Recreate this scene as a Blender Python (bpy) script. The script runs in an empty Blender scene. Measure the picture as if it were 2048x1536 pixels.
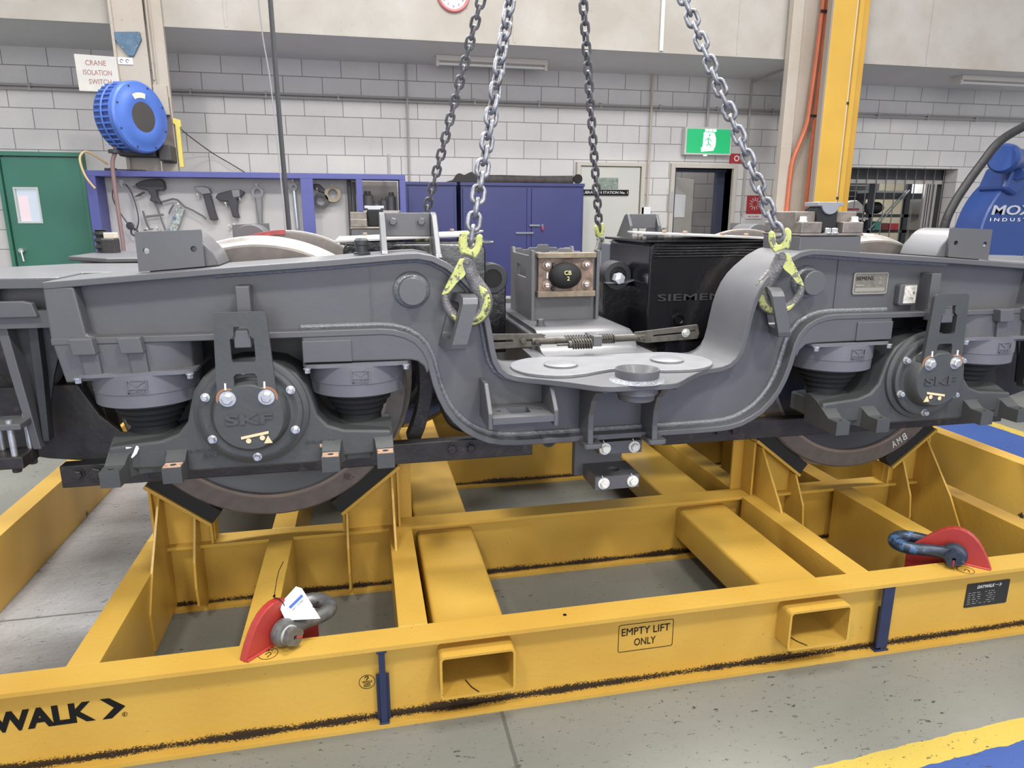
import bpy, bmesh, math, random
from mathutils import Vector, Matrix
random.seed(7)
R_ = math.radians
C = bpy.context.scene.collection
sc = bpy.context.scene

# ------------------------------------------------------------------ camera, light, exposure
cam_d = bpy.data.cameras.new('camera'); cam = bpy.data.objects.new('camera', cam_d); C.objects.link(cam)
cam_d.sensor_width = 36.0; cam_d.lens = 1380.35 / 2048 * 36.0; cam_d.clip_start = 0.02; cam_d.clip_end = 60
_a, _b, _c = R_(12.1177), R_(13.753), R_(0.0904)
_f = Vector((math.sin(_a) * math.cos(_b), math.cos(_a) * math.cos(_b), -math.sin(_b)))
_r = Vector((math.cos(_a), -math.sin(_a), 0)); _u = _r.cross(_f)
_r2 = _r * math.cos(_c) + _u * math.sin(_c); _u2 = -_r * math.sin(_c) + _u * math.cos(_c)
M_ = Matrix((_r2, _u2, -_f)).transposed().to_4x4(); M_.translation = Vector((-0.9509, -1.9591, 1.6241))
cam.matrix_world = M_
sc.camera = cam
sc.view_settings.view_transform = 'Standard'; sc.view_settings.look = 'None'
sc.view_settings.gamma = 1.0; sc.view_settings.use_curve_mapping = False
sc.view_settings.exposure = 0.30

w = bpy.data.worlds.new('world'); sc.world = w; w.use_nodes = True
w.node_tree.nodes['Background'].inputs[0].default_value = (0.86, 0.87, 0.90, 1)
w.node_tree.nodes['Background'].inputs[1].default_value = 0.62


def area(name, loc, target, sx, sy, power, col=(1, 1, 1)):
    d = bpy.data.lights.new(name, 'AREA'); d.shape = 'RECTANGLE'; d.size = sx; d.size_y = sy
    d.energy = power; d.color = col
    o = bpy.data.objects.new(name, d); C.objects.link(o); o.location = loc
    o.rotation_euler = (Vector(target) - Vector(loc)).to_track_quat('-Z', 'Y').to_euler()
    return o



area('high_bay_lamp', (-3.2, -3.6, 6.4), (-0.8, 0.6, 0.5), 0.7, 0.5, 160, (1.0, 0.97, 0.93))
area('high_bay_lamp', (0.9, -3.3, 6.4), (0.6, 0.6, 0.6), 0.7, 0.5, 180, (1.0, 0.97, 0.93))
area('high_bay_lamp', (4.6, -2.6, 6.4), (2.0, 1.0, 0.6), 0.7, 0.5, 105, (1.0, 0.97, 0.93))
area('high_bay_lamp', (-2.4, 3.5, 5.6), (-2.0, -2.4, 2.7), 2.6, 0.8, 430, (0.97, 0.98, 1.0))
area('high_bay_lamp', (1.6, 3.5, 5.6), (1.3, -2.4, 2.7), 2.6, 0.8, 400, (1.0, 0.98, 0.95))
area('high_bay_lamp', (0.2, 0.3, 7.0), (0.2, 0.2, 0.0), 1.6, 1.0, 210, (1.0, 0.98, 0.95))
area('front_fill_light', (0.0, -9.0, 3.0), (0.5, 3.0, 1.6), 8.0, 4.5, 380, (0.97, 0.98, 1.0))  # large soft fill added behind the camera, no actual roller door there

# ------------------------------------------------------------------ materials
MATS = {}


def mat(name, col, rough=0.5, metal=0.0, spec=0.5, noise=0.0, nscale=8.0, bump=0.0, bscale=60.0, emis=None, estr=0.0,
        spots=None, coat=0.0):
    """noise: how far the paint tone wanders; spots: (colour, scale, threshold, softness) - flakes of a second colour"""
    if name in MATS: return MATS[name]
    m = bpy.data.materials.new(name); m.use_nodes = True; nt = m.node_tree; N = nt.nodes; L = nt.links
    b = N['Principled BSDF']
    b.inputs['Base Color'].default_value = (*col, 1); b.inputs['Roughness'].default_value = rough
    b.inputs['Metallic'].default_value = metal
    b.inputs['Specular IOR Level'].default_value = spec
    if coat: b.inputs['Coat Weight'].default_value = coat; b.inputs['Coat Roughness'].default_value = 0.12
    tc = N.new('ShaderNodeNewGeometry')
    out = None
    if noise or spots:
        n = N.new('ShaderNodeTexNoise'); n.inputs['Scale'].default_value = nscale; n.inputs['Detail'].default_value = 6
        L.new(tc.outputs['Position'], n.inputs['Vector'])
        r = N.new('ShaderNodeMapRange'); r.inputs['From Min'].default_value = 0.3; r.inputs['From Max'].default_value = 0.7
        r.inputs['To Min'].default_value = 1 - noise; r.inputs['To Max'].default_value = 1 + noise
        L.new(n.outputs['Fac'], r.inputs['Value'])
        mx = N.new('ShaderNodeMix'); mx.data_type = 'RGBA'; mx.blend_type = 'MULTIPLY'; mx.inputs['Factor'].default_value = 1
        mx.inputs['A'].default_value = (*col, 1); L.new(r.outputs['Result'], mx.inputs['B'])
        out = mx.outputs['Result']
    if spots:
        for (c2, s2, th, soft) in spots:
            n = N.new('ShaderNodeTexNoise'); n.inputs['Scale'].default_value = s2; n.inputs['Detail'].default_value = 8
            n.inputs['Roughness'].default_value = 0.65
            L.new(tc.outputs['Position'], n.inputs['Vector'])
            r = N.new('ShaderNodeMapRange'); r.inputs['From Min'].default_value = th; r.inputs['From Max'].default_value = th + soft
            L.new(n.outputs['Fac'], r.inputs['Value'])
            mx = N.new('ShaderNodeMix'); mx.data_type = 'RGBA'; L.new(r.outputs['Result'], mx.inputs['Factor'])
            L.new(out, mx.inputs['A']); mx.inputs['B'].default_value = (*c2, 1)
            out = mx.outputs['Result']
    if out: L.new(out, b.inputs['Base Color'])
    if bump:
        n = N.new('ShaderNodeTexNoise'); n.inputs['Scale'].default_value = bscale; n.inputs['Detail'].default_value = 4
        L.new(tc.outputs['Position'], n.inputs['Vector'])
        bp = N.new('ShaderNodeBump'); bp.inputs['Strength'].default_value = bump; bp.inputs['Distance'].default_value = 0.01
        L.new(n.outputs['Fac'], bp.inputs['Height']); L.new(bp.outputs['Normal'], b.inputs['Normal'])
    if emis:
        b.inputs['Emission Color'].default_value = (*emis, 1); b.inputs['Emission Strength'].default_value = estr
    MATS[name] = m
    return m


G_FRAME = mat('bogie_grey_paint', (0.095, 0.095, 0.101), 0.44, noise=0.06, nscale=5, bump=0.05, bscale=45, coat=0.1)
G_WELD = mat('silvery_painted_weld', (0.17, 0.18, 0.195), 0.25, bump=0.7, bscale=75, coat=0.3)
G_BOX = mat('axle_box_grey_paint', (0.058, 0.062, 0.062), 0.48, noise=0.10, nscale=7, bump=0.08, bscale=70)
G_CAP = mat('spring_cap_grey_paint', (0.135, 0.137, 0.155), 0.42, noise=0.05, nscale=9, bump=0.06, bscale=120)
G_DARK = mat('dark_grey_paint', (0.030, 0.031, 0.034), 0.5, noise=0.2, nscale=9, bump=0.06)
G_GRIME = mat('oily_black_steel', (0.022, 0.020, 0.020), 0.45, noise=0.3, nscale=14, bump=0.15, bscale=50,
              spots=[((0.07, 0.055, 0.045), 11, 0.58, 0.1)])
BLACK_GLOSS = mat('glossy_black_paint', (0.008, 0.008, 0.010), 0.16, bump=0.18, bscale=35, coat=0.5)
RUBBER = mat('black_rubber', (0.012, 0.012, 0.013), 0.75, bump=0.15, bscale=80)
WHEEL = mat('bare_wheel_steel', (0.130, 0.112, 0.103), 0.5, metal=0.15, noise=0.14, nscale=22, bump=0.06, bscale=40,
            spots=[((0.070, 0.054, 0.050), 9, 0.62, 0.06)])
WHEEL_WEB = mat('painted_wheel_disc', (0.034, 0.035, 0.040), 0.42, noise=0.12, nscale=6)
TREAD = mat('worn_tread_steel', (0.48, 0.45, 0.42), 0.38, metal=0.55, noise=0.25, nscale=14,
            spots=[((0.42, 0.28, 0.17), 7, 0.56, 0.06)])
TYRE_FACE = mat('brown_turned_steel', (0.30, 0.25, 0.23), 0.4, metal=0.4, noise=0.1, nscale=10)
REDP = mat('faded_red_paint', (0.34, 0.055, 0.06), 0.5, noise=0.2, nscale=30)
ZINC = mat('zinc_plated_bolt', (0.62, 0.63, 0.62), 0.32, metal=0.75, noise=0.15, nscale=60)
WHITE_B = mat('white_painted_bolt', (0.68, 0.68, 0.64), 0.5, noise=0.08, nscale=60)
RUST = mat('rusty_plate', (0.27, 0.20, 0.155), 0.6, metal=0.2, noise=0.35, nscale=25, bump=0.3, bscale=60)
COPPER = mat('bare_copper_toned_pad', (0.62, 0.40, 0.28), 0.45, metal=0.2, noise=0.2, nscale=70,
             spots=[((0.10, 0.07, 0.05), 55, 0.6, 0.05)])
BROWN_M = mat('brown_greased_steel', (0.085, 0.077, 0.065), 0.5, metal=0.3, noise=0.3, nscale=30)
CREAM_M = mat('cream_marking', (0.72, 0.60, 0.36), 0.6)
WHITE_M = mat('white_chalk', (0.75, 0.76, 0.74), 0.8)
HAZE_M = mat('clamp_block_steel', (0.20, 0.175, 0.155), 0.45, metal=0.35, noise=0.25, nscale=18, bump=0.2, bscale=40)
CHAIN = mat('worn_chain_steel', (0.20, 0.205, 0.23), 0.40, metal=0.5, noise=0.35, nscale=30,
            spots=[((0.11, 0.095, 0.09), 16, 0.56, 0.08)], bump=0.2, bscale=90)
CHAIN_D = mat('dark_chain_steel', (0.125, 0.125, 0.14), 0.45, metal=0.4, noise=0.3, nscale=26)
HOOK_G = mat('bare_hook_steel', (0.17, 0.163, 0.158), 0.42, metal=0.4, noise=0.25, nscale=30, bump=0.3, bscale=120)
HOOK_Y = mat('chipped_lime_paint', (0.50, 0.53, 0.17), 0.5, noise=0.12, nscale=25,
             spots=[((0.16, 0.15, 0.13), 38, 0.56, 0.02), ((0.09, 0.09, 0.07), 120, 0.60, 0.02)])
RED_LUG = mat('red_lug_paint', (0.36, 0.036, 0.028), 0.35, noise=0.06, nscale=12, coat=0.1)
SHK_G = mat('galvanised_grey_shackle', (0.155, 0.155, 0.15), 0.42, metal=0.5, noise=0.25, nscale=50)
SHK_B = mat('blue_worn_shackle', (0.028, 0.040, 0.062), 0.38, metal=0.2, noise=0.3, nscale=40,
            spots=[((0.06, 0.13, 0.26), 22, 0.57, 0.05)])
NAVY = mat('navy_strut_paint', (0.016, 0.024, 0.066), 0.45, noise=0.08, nscale=15)
INK = mat('black_lettering', (0.006, 0.006, 0.006), 0.6, spec=0.2)
PAPER = mat('white_paper', (0.80, 0.81, 0.82), 0.6)
BLUE_INK = mat('blue_print', (0.03, 0.10, 0.42), 0.5)


def yellow():
    m = bpy.data.materials.new('yellow_stand_paint'); m.use_nodes = True; nt = m.node_tree; N = nt.nodes; L = nt.links
    b = N['Principled BSDF']; b.inputs['Roughness'].default_value = 0.34
    g = N.new('ShaderNodeNewGeometry')
    n1 = N.new('ShaderNodeTexNoise'); n1.inputs['Scale'].default_value = 2.2; L.new(g.outputs['Position'], n1.inputs['Vector'])
    c1 = N.new('ShaderNodeValToRGB'); c1.color_ramp.elements[0].position = 0.35; c1.color_ramp.elements[1].position = 0.65
    c1.color_ramp.elements[0].color = (0.49, 0.285, 0.046, 1); c1.color_ramp.elements[1].color = (0.54, 0.335, 0.062, 1)
    L.new(n1.outputs['Fac'], c1.inputs['Fac'])
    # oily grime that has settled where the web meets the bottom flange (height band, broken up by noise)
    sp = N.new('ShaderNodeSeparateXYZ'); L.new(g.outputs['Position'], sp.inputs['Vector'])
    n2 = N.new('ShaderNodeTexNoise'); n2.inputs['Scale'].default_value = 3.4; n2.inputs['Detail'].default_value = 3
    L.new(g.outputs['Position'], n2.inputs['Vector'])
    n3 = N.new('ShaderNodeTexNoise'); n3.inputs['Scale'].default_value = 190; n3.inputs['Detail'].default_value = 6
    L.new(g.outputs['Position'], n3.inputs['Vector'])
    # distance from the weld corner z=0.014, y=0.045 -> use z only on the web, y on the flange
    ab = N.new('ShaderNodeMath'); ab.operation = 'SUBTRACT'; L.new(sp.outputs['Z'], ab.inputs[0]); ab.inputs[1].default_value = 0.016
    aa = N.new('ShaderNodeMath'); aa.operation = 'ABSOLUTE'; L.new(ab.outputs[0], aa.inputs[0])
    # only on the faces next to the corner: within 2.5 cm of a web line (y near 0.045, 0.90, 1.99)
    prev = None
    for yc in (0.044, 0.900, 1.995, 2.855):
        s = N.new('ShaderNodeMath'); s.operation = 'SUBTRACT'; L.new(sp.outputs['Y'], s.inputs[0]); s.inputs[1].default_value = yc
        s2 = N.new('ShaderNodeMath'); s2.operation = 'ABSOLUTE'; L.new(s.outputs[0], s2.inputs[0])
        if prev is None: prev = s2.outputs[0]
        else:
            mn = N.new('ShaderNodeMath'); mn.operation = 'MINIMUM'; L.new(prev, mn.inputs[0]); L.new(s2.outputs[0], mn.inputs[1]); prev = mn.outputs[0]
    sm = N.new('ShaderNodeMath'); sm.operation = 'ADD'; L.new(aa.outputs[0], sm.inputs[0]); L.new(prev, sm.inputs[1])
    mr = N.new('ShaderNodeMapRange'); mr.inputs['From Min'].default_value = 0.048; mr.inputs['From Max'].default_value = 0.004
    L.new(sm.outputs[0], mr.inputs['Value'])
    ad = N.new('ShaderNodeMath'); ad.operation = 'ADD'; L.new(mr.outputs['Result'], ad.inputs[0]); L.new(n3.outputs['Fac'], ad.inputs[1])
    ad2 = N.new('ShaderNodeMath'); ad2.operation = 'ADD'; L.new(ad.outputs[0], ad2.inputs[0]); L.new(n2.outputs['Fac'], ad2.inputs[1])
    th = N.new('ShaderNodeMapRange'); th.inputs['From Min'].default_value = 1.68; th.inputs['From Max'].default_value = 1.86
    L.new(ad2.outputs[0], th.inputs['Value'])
    # flecks
    n4 = N.new('ShaderNodeTexNoise'); n4.inputs['Scale'].default_value = 130; n4.inputs['Detail'].default_value = 2
    L.new(g.outputs['Position'], n4.inputs['Vector'])
    f4 = N.new('ShaderNodeMapRange'); f4.inputs['From Min'].default_value = 0.735; f4.inputs['From Max'].default_value = 0.76
    L.new(n4.outputs['Fac'], f4.inputs['Value'])
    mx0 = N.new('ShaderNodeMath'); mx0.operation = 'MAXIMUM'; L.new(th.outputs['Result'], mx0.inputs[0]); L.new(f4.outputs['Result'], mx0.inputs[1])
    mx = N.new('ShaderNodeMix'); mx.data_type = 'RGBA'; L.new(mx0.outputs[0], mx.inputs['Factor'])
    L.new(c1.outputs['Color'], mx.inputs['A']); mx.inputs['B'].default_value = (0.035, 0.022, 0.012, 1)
    L.new(mx.outputs['Result'], b.inputs['Base Color'])
    bn = N.new('ShaderNodeTexNoise'); bn.inputs['Scale'].default_value = 60; L.new(g.outputs['Position'], bn.inputs['Vector'])
    bp = N.new('ShaderNodeBump'); bp.inputs['Strength'].default_value = 0.10; bp.inputs['Distance'].default_value = 0.01
    L.new(bn.outputs['Fac'], bp.inputs['Height']); L.new(bp.outputs['Normal'], b.inputs['Normal'])
    return m


YEL = yellow()


def floor_mat():
    m = bpy.data.materials.new('painted_workshop_floor'); m.use_nodes = True; nt = m.node_tree; N = nt.nodes; L = nt.links
    b = N['Principled BSDF']
    g = N.new('ShaderNodeNewGeometry')
    sp = N.new('ShaderNodeSeparateXYZ'); L.new(g.outputs['Position'], sp.inputs['Vector'])

    def M(op, a, bb=None):
        n = N.new('ShaderNodeMath'); n.operation = op
        for i, v in enumerate((a, bb)):
            if v is None: continue
            if isinstance(v, (int, float)): n.inputs[i].default_value = v
            else: L.new(v, n.inputs[i])
        return n.outputs[0]

    def noise(scale, detail=4, rough=0.5, stretch=None):
        n = N.new('ShaderNodeTexNoise'); n.inputs['Scale'].default_value = scale; n.inputs['Detail'].default_value = detail
        n.inputs['Roughness'].default_value = rough
        if stretch:
            mp = N.new('ShaderNodeMapping'); mp.inputs['Scale'].default_value = stretch[0]; mp.inputs['Rotation'].default_value = (0, 0, stretch[1])
            L.new(g.outputs['Position'], mp.inputs['Vector']); L.new(mp.outputs['Vector'], n.inputs['Vector'])
        else: L.new(g.outputs['Position'], n.inputs['Vector'])
        return n.outputs['Fac']

    def ramp(v, a, c):
        r = N.new('ShaderNodeMapRange'); r.inputs['From Min'].default_value = a; r.inputs['From Max'].default_value = c
        L.new(v, r.inputs['Value']); return r.outputs['Result']

    def mixc(f, A, B):
        x = N.new('ShaderNodeMix'); x.data_type = 'RGBA'; L.new(f, x.inputs['Factor'])
        for k, v in (('A', A), ('B', B)):
            if isinstance(v, tuple): x.inputs[k].default_value = (*v, 1)
            else: L.new(v, x.inputs[k])
        return x.outputs['Result']
    X, Y = sp.outputs['X'], sp.outputs['Y']
    base = mixc(ramp(noise(1.3, 5), 0.3, 0.7), (0.135, 0.137, 0.116), (0.178, 0.178, 0.154))
    edge = M('MULTIPLY', M('SUBTRACT', noise(14, 4), 0.5), 0.022)
    # blue walkway in front (y<-0.47) and on the right (3.2<x<3.9), yellow borders
    yy = M('ADD', Y, edge); xx = M('ADD', X, edge)
    slope = M('ADD', yy, M('MULTIPLY', X, -0.06))
    fb = M('LESS_THAN', slope, -0.54); fy = M('LESS_THAN', slope, -0.455)
    rb = M('MULTIPLY', M('GREATER_THAN', xx, 3.02), M('LESS_THAN', xx, 3.88))
    ry = M('MULTIPLY', M('GREATER_THAN', xx, 2.92), M('LESS_THAN', xx, 3.99))
    blue = M('MAXIMUM', fb, rb); yel = M('MAXIMUM', fy, ry)
    c = mixc(yel, base, (0.42, 0.31, 0.055)); c = mixc(blue, c, (0.028, 0.065, 0.22))
    # worn, burnished bare concrete at the left between the beams
    worn = M('MULTIPLY', M('MULTIPLY', M('GREATER_THAN', xx, -2.5), M('LESS_THAN', xx, -1.89)), ramp(M('ADD', noise(2.5, 4), M('MULTIPLY', Y, 0.1)), 0.40, 0.55))
    c = mixc(worn, c, (0.27, 0.265, 0.265))
    # scuffs: elongated dark flakes
    s1 = ramp(noise(21, 6, 0.7, ((1, 2.0, 1), 0.5)), 0.610, 0.635)
    s2 = ramp(noise(60, 4, 0.6, ((1, 1.8, 1), -0.4)), 0.655, 0.675)
    clus = ramp(noise(3.2, 3), 0.42, 0.56)
    sc_ = M('MAXIMUM', M('MULTIPLY', s1, clus), s2)
    c = mixc(sc_, c, (0.030, 0.032, 0.028))
    # slab joints
    j1 = M('LESS_THAN', M('ABSOLUTE', M('ADD', M('ADD', X, 0.565), M('MULTIPLY', edge, 0.3))), 0.006)
    j2 = M('MULTIPLY', M('LESS_THAN', M('ABSOLUTE', M('ADD', M('SUBTRACT', Y, 0.945), M('MULTIPLY', edge, 0.3))), 0.006), M('LESS_THAN', X, -1.2))
    c = mixc(M('MULTIPLY', M('MAXIMUM', j1, j2), 0.75), c, (0.06, 0.06, 0.055))
    L.new(c, b.inputs['Base Color'])
    rr = N.new('ShaderNodeMapRange'); rr.inputs['To Min'].default_value = 0.55; rr.inputs['To Max'].default_value = 0.24
    L.new(worn, rr.inputs['Value']); L.new(rr.outputs['Result'], b.inputs['Roughness'])
    bs = M('ADD', noise(14, 5, 0.6), M('MULTIPLY', noise(38, 3), 0.4))
    bp = N.new('ShaderNodeBump'); bp.inputs['Distance'].default_value = 0.02
    st = N.new('ShaderNodeMapRange'); st.inputs['To Min'].default_value = 0.10; st.inputs['To Max'].default_value = 0.45
    L.new(worn, st.inputs['Value']); L.new(st.outputs['Result'], bp.inputs['Strength'])
    L.new(bs, bp.inputs['Height']); L.new(bp.outputs['Normal'], b.inputs['Normal'])
    return m


def wall_mat(name, c1, c2, blocks=True, dirty=0.5):
    m = bpy.data.materials.new(name); m.use_nodes = True; nt = m.node_tree; N = nt.nodes; L = nt.links
    b = N['Principled BSDF']; b.inputs['Roughness'].default_value = 0.62
    g = N.new('ShaderNodeNewGeometry')
    sp = N.new('ShaderNodeSeparateXYZ'); L.new(g.outputs['Position'], sp.inputs['Vector'])
    cb = N.new('ShaderNodeCombineXYZ')
    L.new(sp.outputs['X'], cb.inputs['X']); L.new(sp.outputs['Z'], cb.inputs['Y'])
    n = N.new('ShaderNodeTexNoise'); n.inputs['Scale'].default_value = 1.6; n.inputs['Detail'].default_value = 8; n.inputs['Roughness'].default_value = 0.62
    L.new(g.outputs['Position'], n.inputs['Vector'])
    r = N.new('ShaderNodeMapRange'); r.inputs['From Min'].default_value = 0.38; r.inputs['From Max'].default_value = 0.72
    L.new(n.outputs['Fac'], r.inputs['Value'])
    mx = N.new('ShaderNodeMix'); mx.data_type = 'RGBA'; L.new(r.outputs['Result'], mx.inputs['Factor'])
    mx.inputs['A'].default_value = (*c1, 1); mx.inputs['B'].default_value = (*c2, 1)
    col = mx.outputs['Result']
    # small dark pits / specks
    n2 = N.new('ShaderNodeTexNoise'); n2.inputs['Scale'].default_value = 42; n2.inputs['Detail'].default_value = 5
    L.new(g.outputs['Position'], n2.inputs['Vector'])
    r2 = N.new('ShaderNodeMapRange'); r2.inputs['From Min'].default_value = 0.66; r2.inputs['From Max'].default_value = 0.74
    r2.inputs['To Max'].default_value = dirty
    L.new(n2.outputs['Fac'], r2.inputs['Value'])
    m2 = N.new('ShaderNodeMix'); m2.data_type = 'RGBA'; L.new(r2.outputs['Result'], m2.inputs['Factor'])
    L.new(col, m2.inputs['A']); m2.inputs['B'].default_value = (0.16, 0.14, 0.12, 1)
    col = m2.outputs['Result']
    hgt = n2.outputs['Fac']
    if blocks:
        br = N.new('ShaderNodeTexBrick'); br.inputs['Scale'].default_value = 1.0
        br.inputs['Brick Width'].default_value = 0.392; br.inputs['Row Height'].default_value = 0.192
        br.inputs['Mortar Size'].default_value = 0.0045; br.inputs['Mortar Smooth'].default_value = 0.4
        br.inputs['Color1'].default_value = (1, 1, 1, 1); br.inputs['Color2'].default_value = (0.93, 0.93, 0.93, 1)
        br.inputs['Mortar'].default_value = (0.36, 0.35, 0.35, 1)
        mp = N.new('ShaderNodeMapping'); mp.inputs['Location'].default_value = (0.09, 0.062, 0)
        L.new(cb.outputs['Vector'], mp.inputs['Vector']); L.new(mp.outputs['Vector'], br.inputs['Vector'])
        m3 = N.new('ShaderNodeMix'); m3.data_type = 'RGBA'; m3.blend_type = 'MULTIPLY'; m3.inputs['Factor'].default_value = 1
        L.new(col, m3.inputs['A']); L.new(br.outputs['Color'], m3.inputs['B']); col = m3.outputs['Result']
        bp = N.new('ShaderNodeBump'); bp.inputs['Strength'].default_value = 0.5; bp.inputs['Distance'].default_value = 0.008; bp.invert = True
        L.new(br.outputs['Fac'], bp.inputs['Height'])
        bp2 = N.new('ShaderNodeBump'); bp2.inputs['Strength'].default_value = 0.25; bp2.inputs['Distance'].default_value = 0.01
        L.new(hgt, bp2.inputs['Height']); L.new(bp.outputs['Normal'], bp2.inputs['Normal'])
        L.new(bp2.outputs['Normal'], b.inputs['Normal'])
    L.new(col, b.inputs['Base Color'])
    return m


# ------------------------------------------------------------------ mesh helpers
YC = 1.455
PLACE = [None, None]   # size factor and shift of a unit drawn full size on its own sheet
XF = [1, 1]          # mirror signs about x=0 and y=YC, applied when a part is built


class SX:
    """with SX(sx, sy): parts built inside are mirrored about the bogie's axes"""
    def __init__(self, sx, sy): self.v = [sx, sy]
    def __enter__(self): self.o = XF[:]; XF[:] = self.v
    def __exit__(self, *a): XF[:] = self.o


def tx(p): return Vector((XF[0] * p[0], YC + XF[1] * (p[1] - YC), p[2]))


AX = {'xz': lambda u, v, w: (u, w, v), 'yz': lambda u, v, w: (w, u, v), 'xy': lambda u, v, w: (u, v, w)}


class MB:
    def __init__(s): s.bm = bmesh.new()

    def v(s, p): return s.bm.verts.new(p)

    def f(s, vs):
        try: return s.bm.faces.new(vs)
        except ValueError: return None

    def box(s, x0, x1, y0, y1, z0, z1):
        return s.prism([(x0, y0), (x1, y0), (x1, y1), (x0, y1)], 'xy', z0, z1)

    def prism(s, poly, plane, a, b, fn=None):
        g = AX[plane]
        fn = fn or (lambda p: p)
        A = [s.v(fn(g(u, v, a))) for u, v in poly]; B = [s.v(fn(g(u, v, b))) for u, v in poly]
        n = len(poly)
        s.f(A[::-1]); s.f(B)
        for i in range(n): s.f((A[i], A[(i + 1) % n], B[(i + 1) % n], B[i]))
        return s

    def holed(s, outer, holes, plane, a, b, fn=None):
        """a plate with real holes"""
        g = AX[plane]; fn = fn or (lambda p: p)
        cu = bpy.data.curves.new('tmp', 'CURVE'); cu.dimensions = '2D'; cu.fill_mode = 'BOTH'; cu.extrude = 0.5
        for pl in [outer] + list(holes):
            sp = cu.splines.new('POLY'); sp.points.add(len(pl) - 1); sp.use_cyclic_u = True
            for i, (u, v) in enumerate(pl): sp.points[i].co = (u, v, 0, 1)
        me, o = _tomesh(cu)
        vs = []
        for vv in me.vertices:
            vs.append(s.v(fn(g(vv.co.x, vv.co.y, a + (vv.co.z + 0.5) * (b - a)))))
        for p in me.polygons: s.f([vs[i] for i in p.vertices])
        bpy.data.meshes.remove(me)
        return s

    def lathe(s, org, ax, prof, n=32, close=False):
        """prof: (radius, height along ax)"""
        ax = Vector(ax).normalized(); t = ax.orthogonal().normalized(); u = ax.cross(t); org = Vector(org)
        rings = []
        for r, h in prof:
            if r < 1e-6: rings.append([s.v(org + ax * h)])
            else: rings.append([s.v(org + ax * h + (t * math.cos(2 * math.pi * i / n) + u * math.sin(2 * math.pi * i / n)) * r) for i in range(n)])
        if close: rings.append(rings[0])
        for A, B in zip(rings, rings[1:]):
            for i in range(n):
                j = (i + 1) % n
                if len(A) == 1 and len(B) == 1: continue
                if len(A) == 1: s.f((A[0], B[i], B[j]))
                elif len(B) == 1: s.f((A[i], B[0], A[j]))
                else: s.f((A[i], B[i], B[j], A[j]))
        return s

    def cyl(s, p0, p1, r, n=20, r1=None):
        p0 = Vector(p0); p1 = Vector(p1); L = (p1 - p0).length
        return s.lathe(p0, p1 - p0, [(0, 0), (r, 0), (r if r1 is None else r1, L), (0, L)], n)

    def tube(s, pts, r, n=10, nrm=None, flat=1.0, closed=False):
        """swept tube; r may be a list; with nrm the section is (r in plane) x (flat*... across)"""
        P = [Vector(p) for p in pts]; m = len(P); rr = r if isinstance(r, (list, tuple)) else [r] * m
        rings = []; t = None
        for i in range(m):
            if closed: d = (P[(i + 1) % m] - P[i - 1]).normalized()
            else: d = (P[min(i + 1, m - 1)] - P[max(i - 1, 0)]).normalized()
            if nrm is not None:
                w = Vector(nrm); t = w.cross(d).normalized(); w = d.cross(t).normalized()
            else:
                t = d.orthogonal().normalized() if t is None else (t - d * t.dot(d)).normalized()
                w = d.cross(t)
            fl = flat if nrm is None else None
            rings.append([s.v(P[i] + t * math.cos(2 * math.pi * k / n) * rr[i] +
                              w * math.sin(2 * math.pi * k / n) * (rr[i] if nrm is None else flat)) for k in range(n)])
        if closed: rings.append(rings[0])
        for A, B in zip(rings, rings[1:]):
            for k in range(n): s.f((A[k], A[(k + 1) % n], B[(k + 1) % n], B[k]))
        if not closed: s.f(rings[0][::-1]); s.f(rings[-1])
        return s

    def strip(s, pts, y0, y1, t, plane='xz', up=-1):
        """plate bent along a profile; pts = outer surface, thickness t to the side `up`; y0,y1 numbers or lists"""
        n = len(pts); Y0 = y0 if isinstance(y0, list) else [y0] * n; Y1 = y1 if isinstance(y1, list) else [y1] * n
        g = AX[plane]; R = []
        for i in range(n):
            a = Vector(pts[max(i - 1, 0)]); b = Vector(pts[min(i + 1, n - 1)]); d = (b - a).normalized(); nn = Vector((-d.y, d.x)) * up
            p = Vector(pts[i]); q = p + nn * t
            R.append([s.v(g(p.x, p.y, Y0[i])), s.v(g(p.x, p.y, Y1[i])), s.v(g(q.x, q.y, Y1[i])), s.v(g(q.x, q.y, Y0[i]))])
        for A, B in zip(R, R[1:]):
            for k in range(4): s.f((A[k], A[(k + 1) % 4], B[(k + 1) % 4], B[k]))
        s.f(R[0]); s.f(R[-1][::-1])
        return s

    def hexbolt(s, p, d, r, h, washer=True):
        d = Vector(d).normalized(); p = Vector(p)
        if washer: s.cyl(p, p + d * h * 0.25, r * 1.3, 20)
        s.lathe(p + d * h * (0.25 if washer else 0), d, [(0, 0), (r, 0), (r, h * 0.75), (r * 0.8, h * 0.9), (0, h * 0.9)], 6)
        return s

    def out(s, name, m, parent=None, bevel=0.0, smooth=False, seg=2, plain=False):
        bm = s.bm
        if not plain:
            for v in bm.verts: v.co = tx(v.co)
        if PLACE[0]:
            for v in bm.verts: v.co = v.co * PLACE[0] + Vector(PLACE[1])
        bmesh.ops.recalc_face_normals(bm, faces=bm.faces[:])
        me = bpy.data.meshes.new(name); bm.to_mesh(me); bm.free()
        if smooth:
            for p in me.polygons: p.use_smooth = True
            me.set_sharp_from_angle(angle=R_(38))
        for k in (m if isinstance(m, (list, tuple)) else [m]): me.materials.append(k)
        o = bpy.data.objects.new(name, me); C.objects.link(o)
        if bevel:
            b = o.modifiers.new('edge', 'BEVEL'); b.width = bevel; b.segments = seg; b.limit_method = 'ANGLE'; b.angle_limit = R_(35)
            b.harden_normals = False
        if parent is not None: attach(o, parent)
        return o


def attach(o, parent):
    o.parent = parent
    o.matrix_parent_inverse = Matrix.Translation(parent.location).inverted() if parent.type == 'EMPTY' else Matrix.Identity(4)


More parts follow.
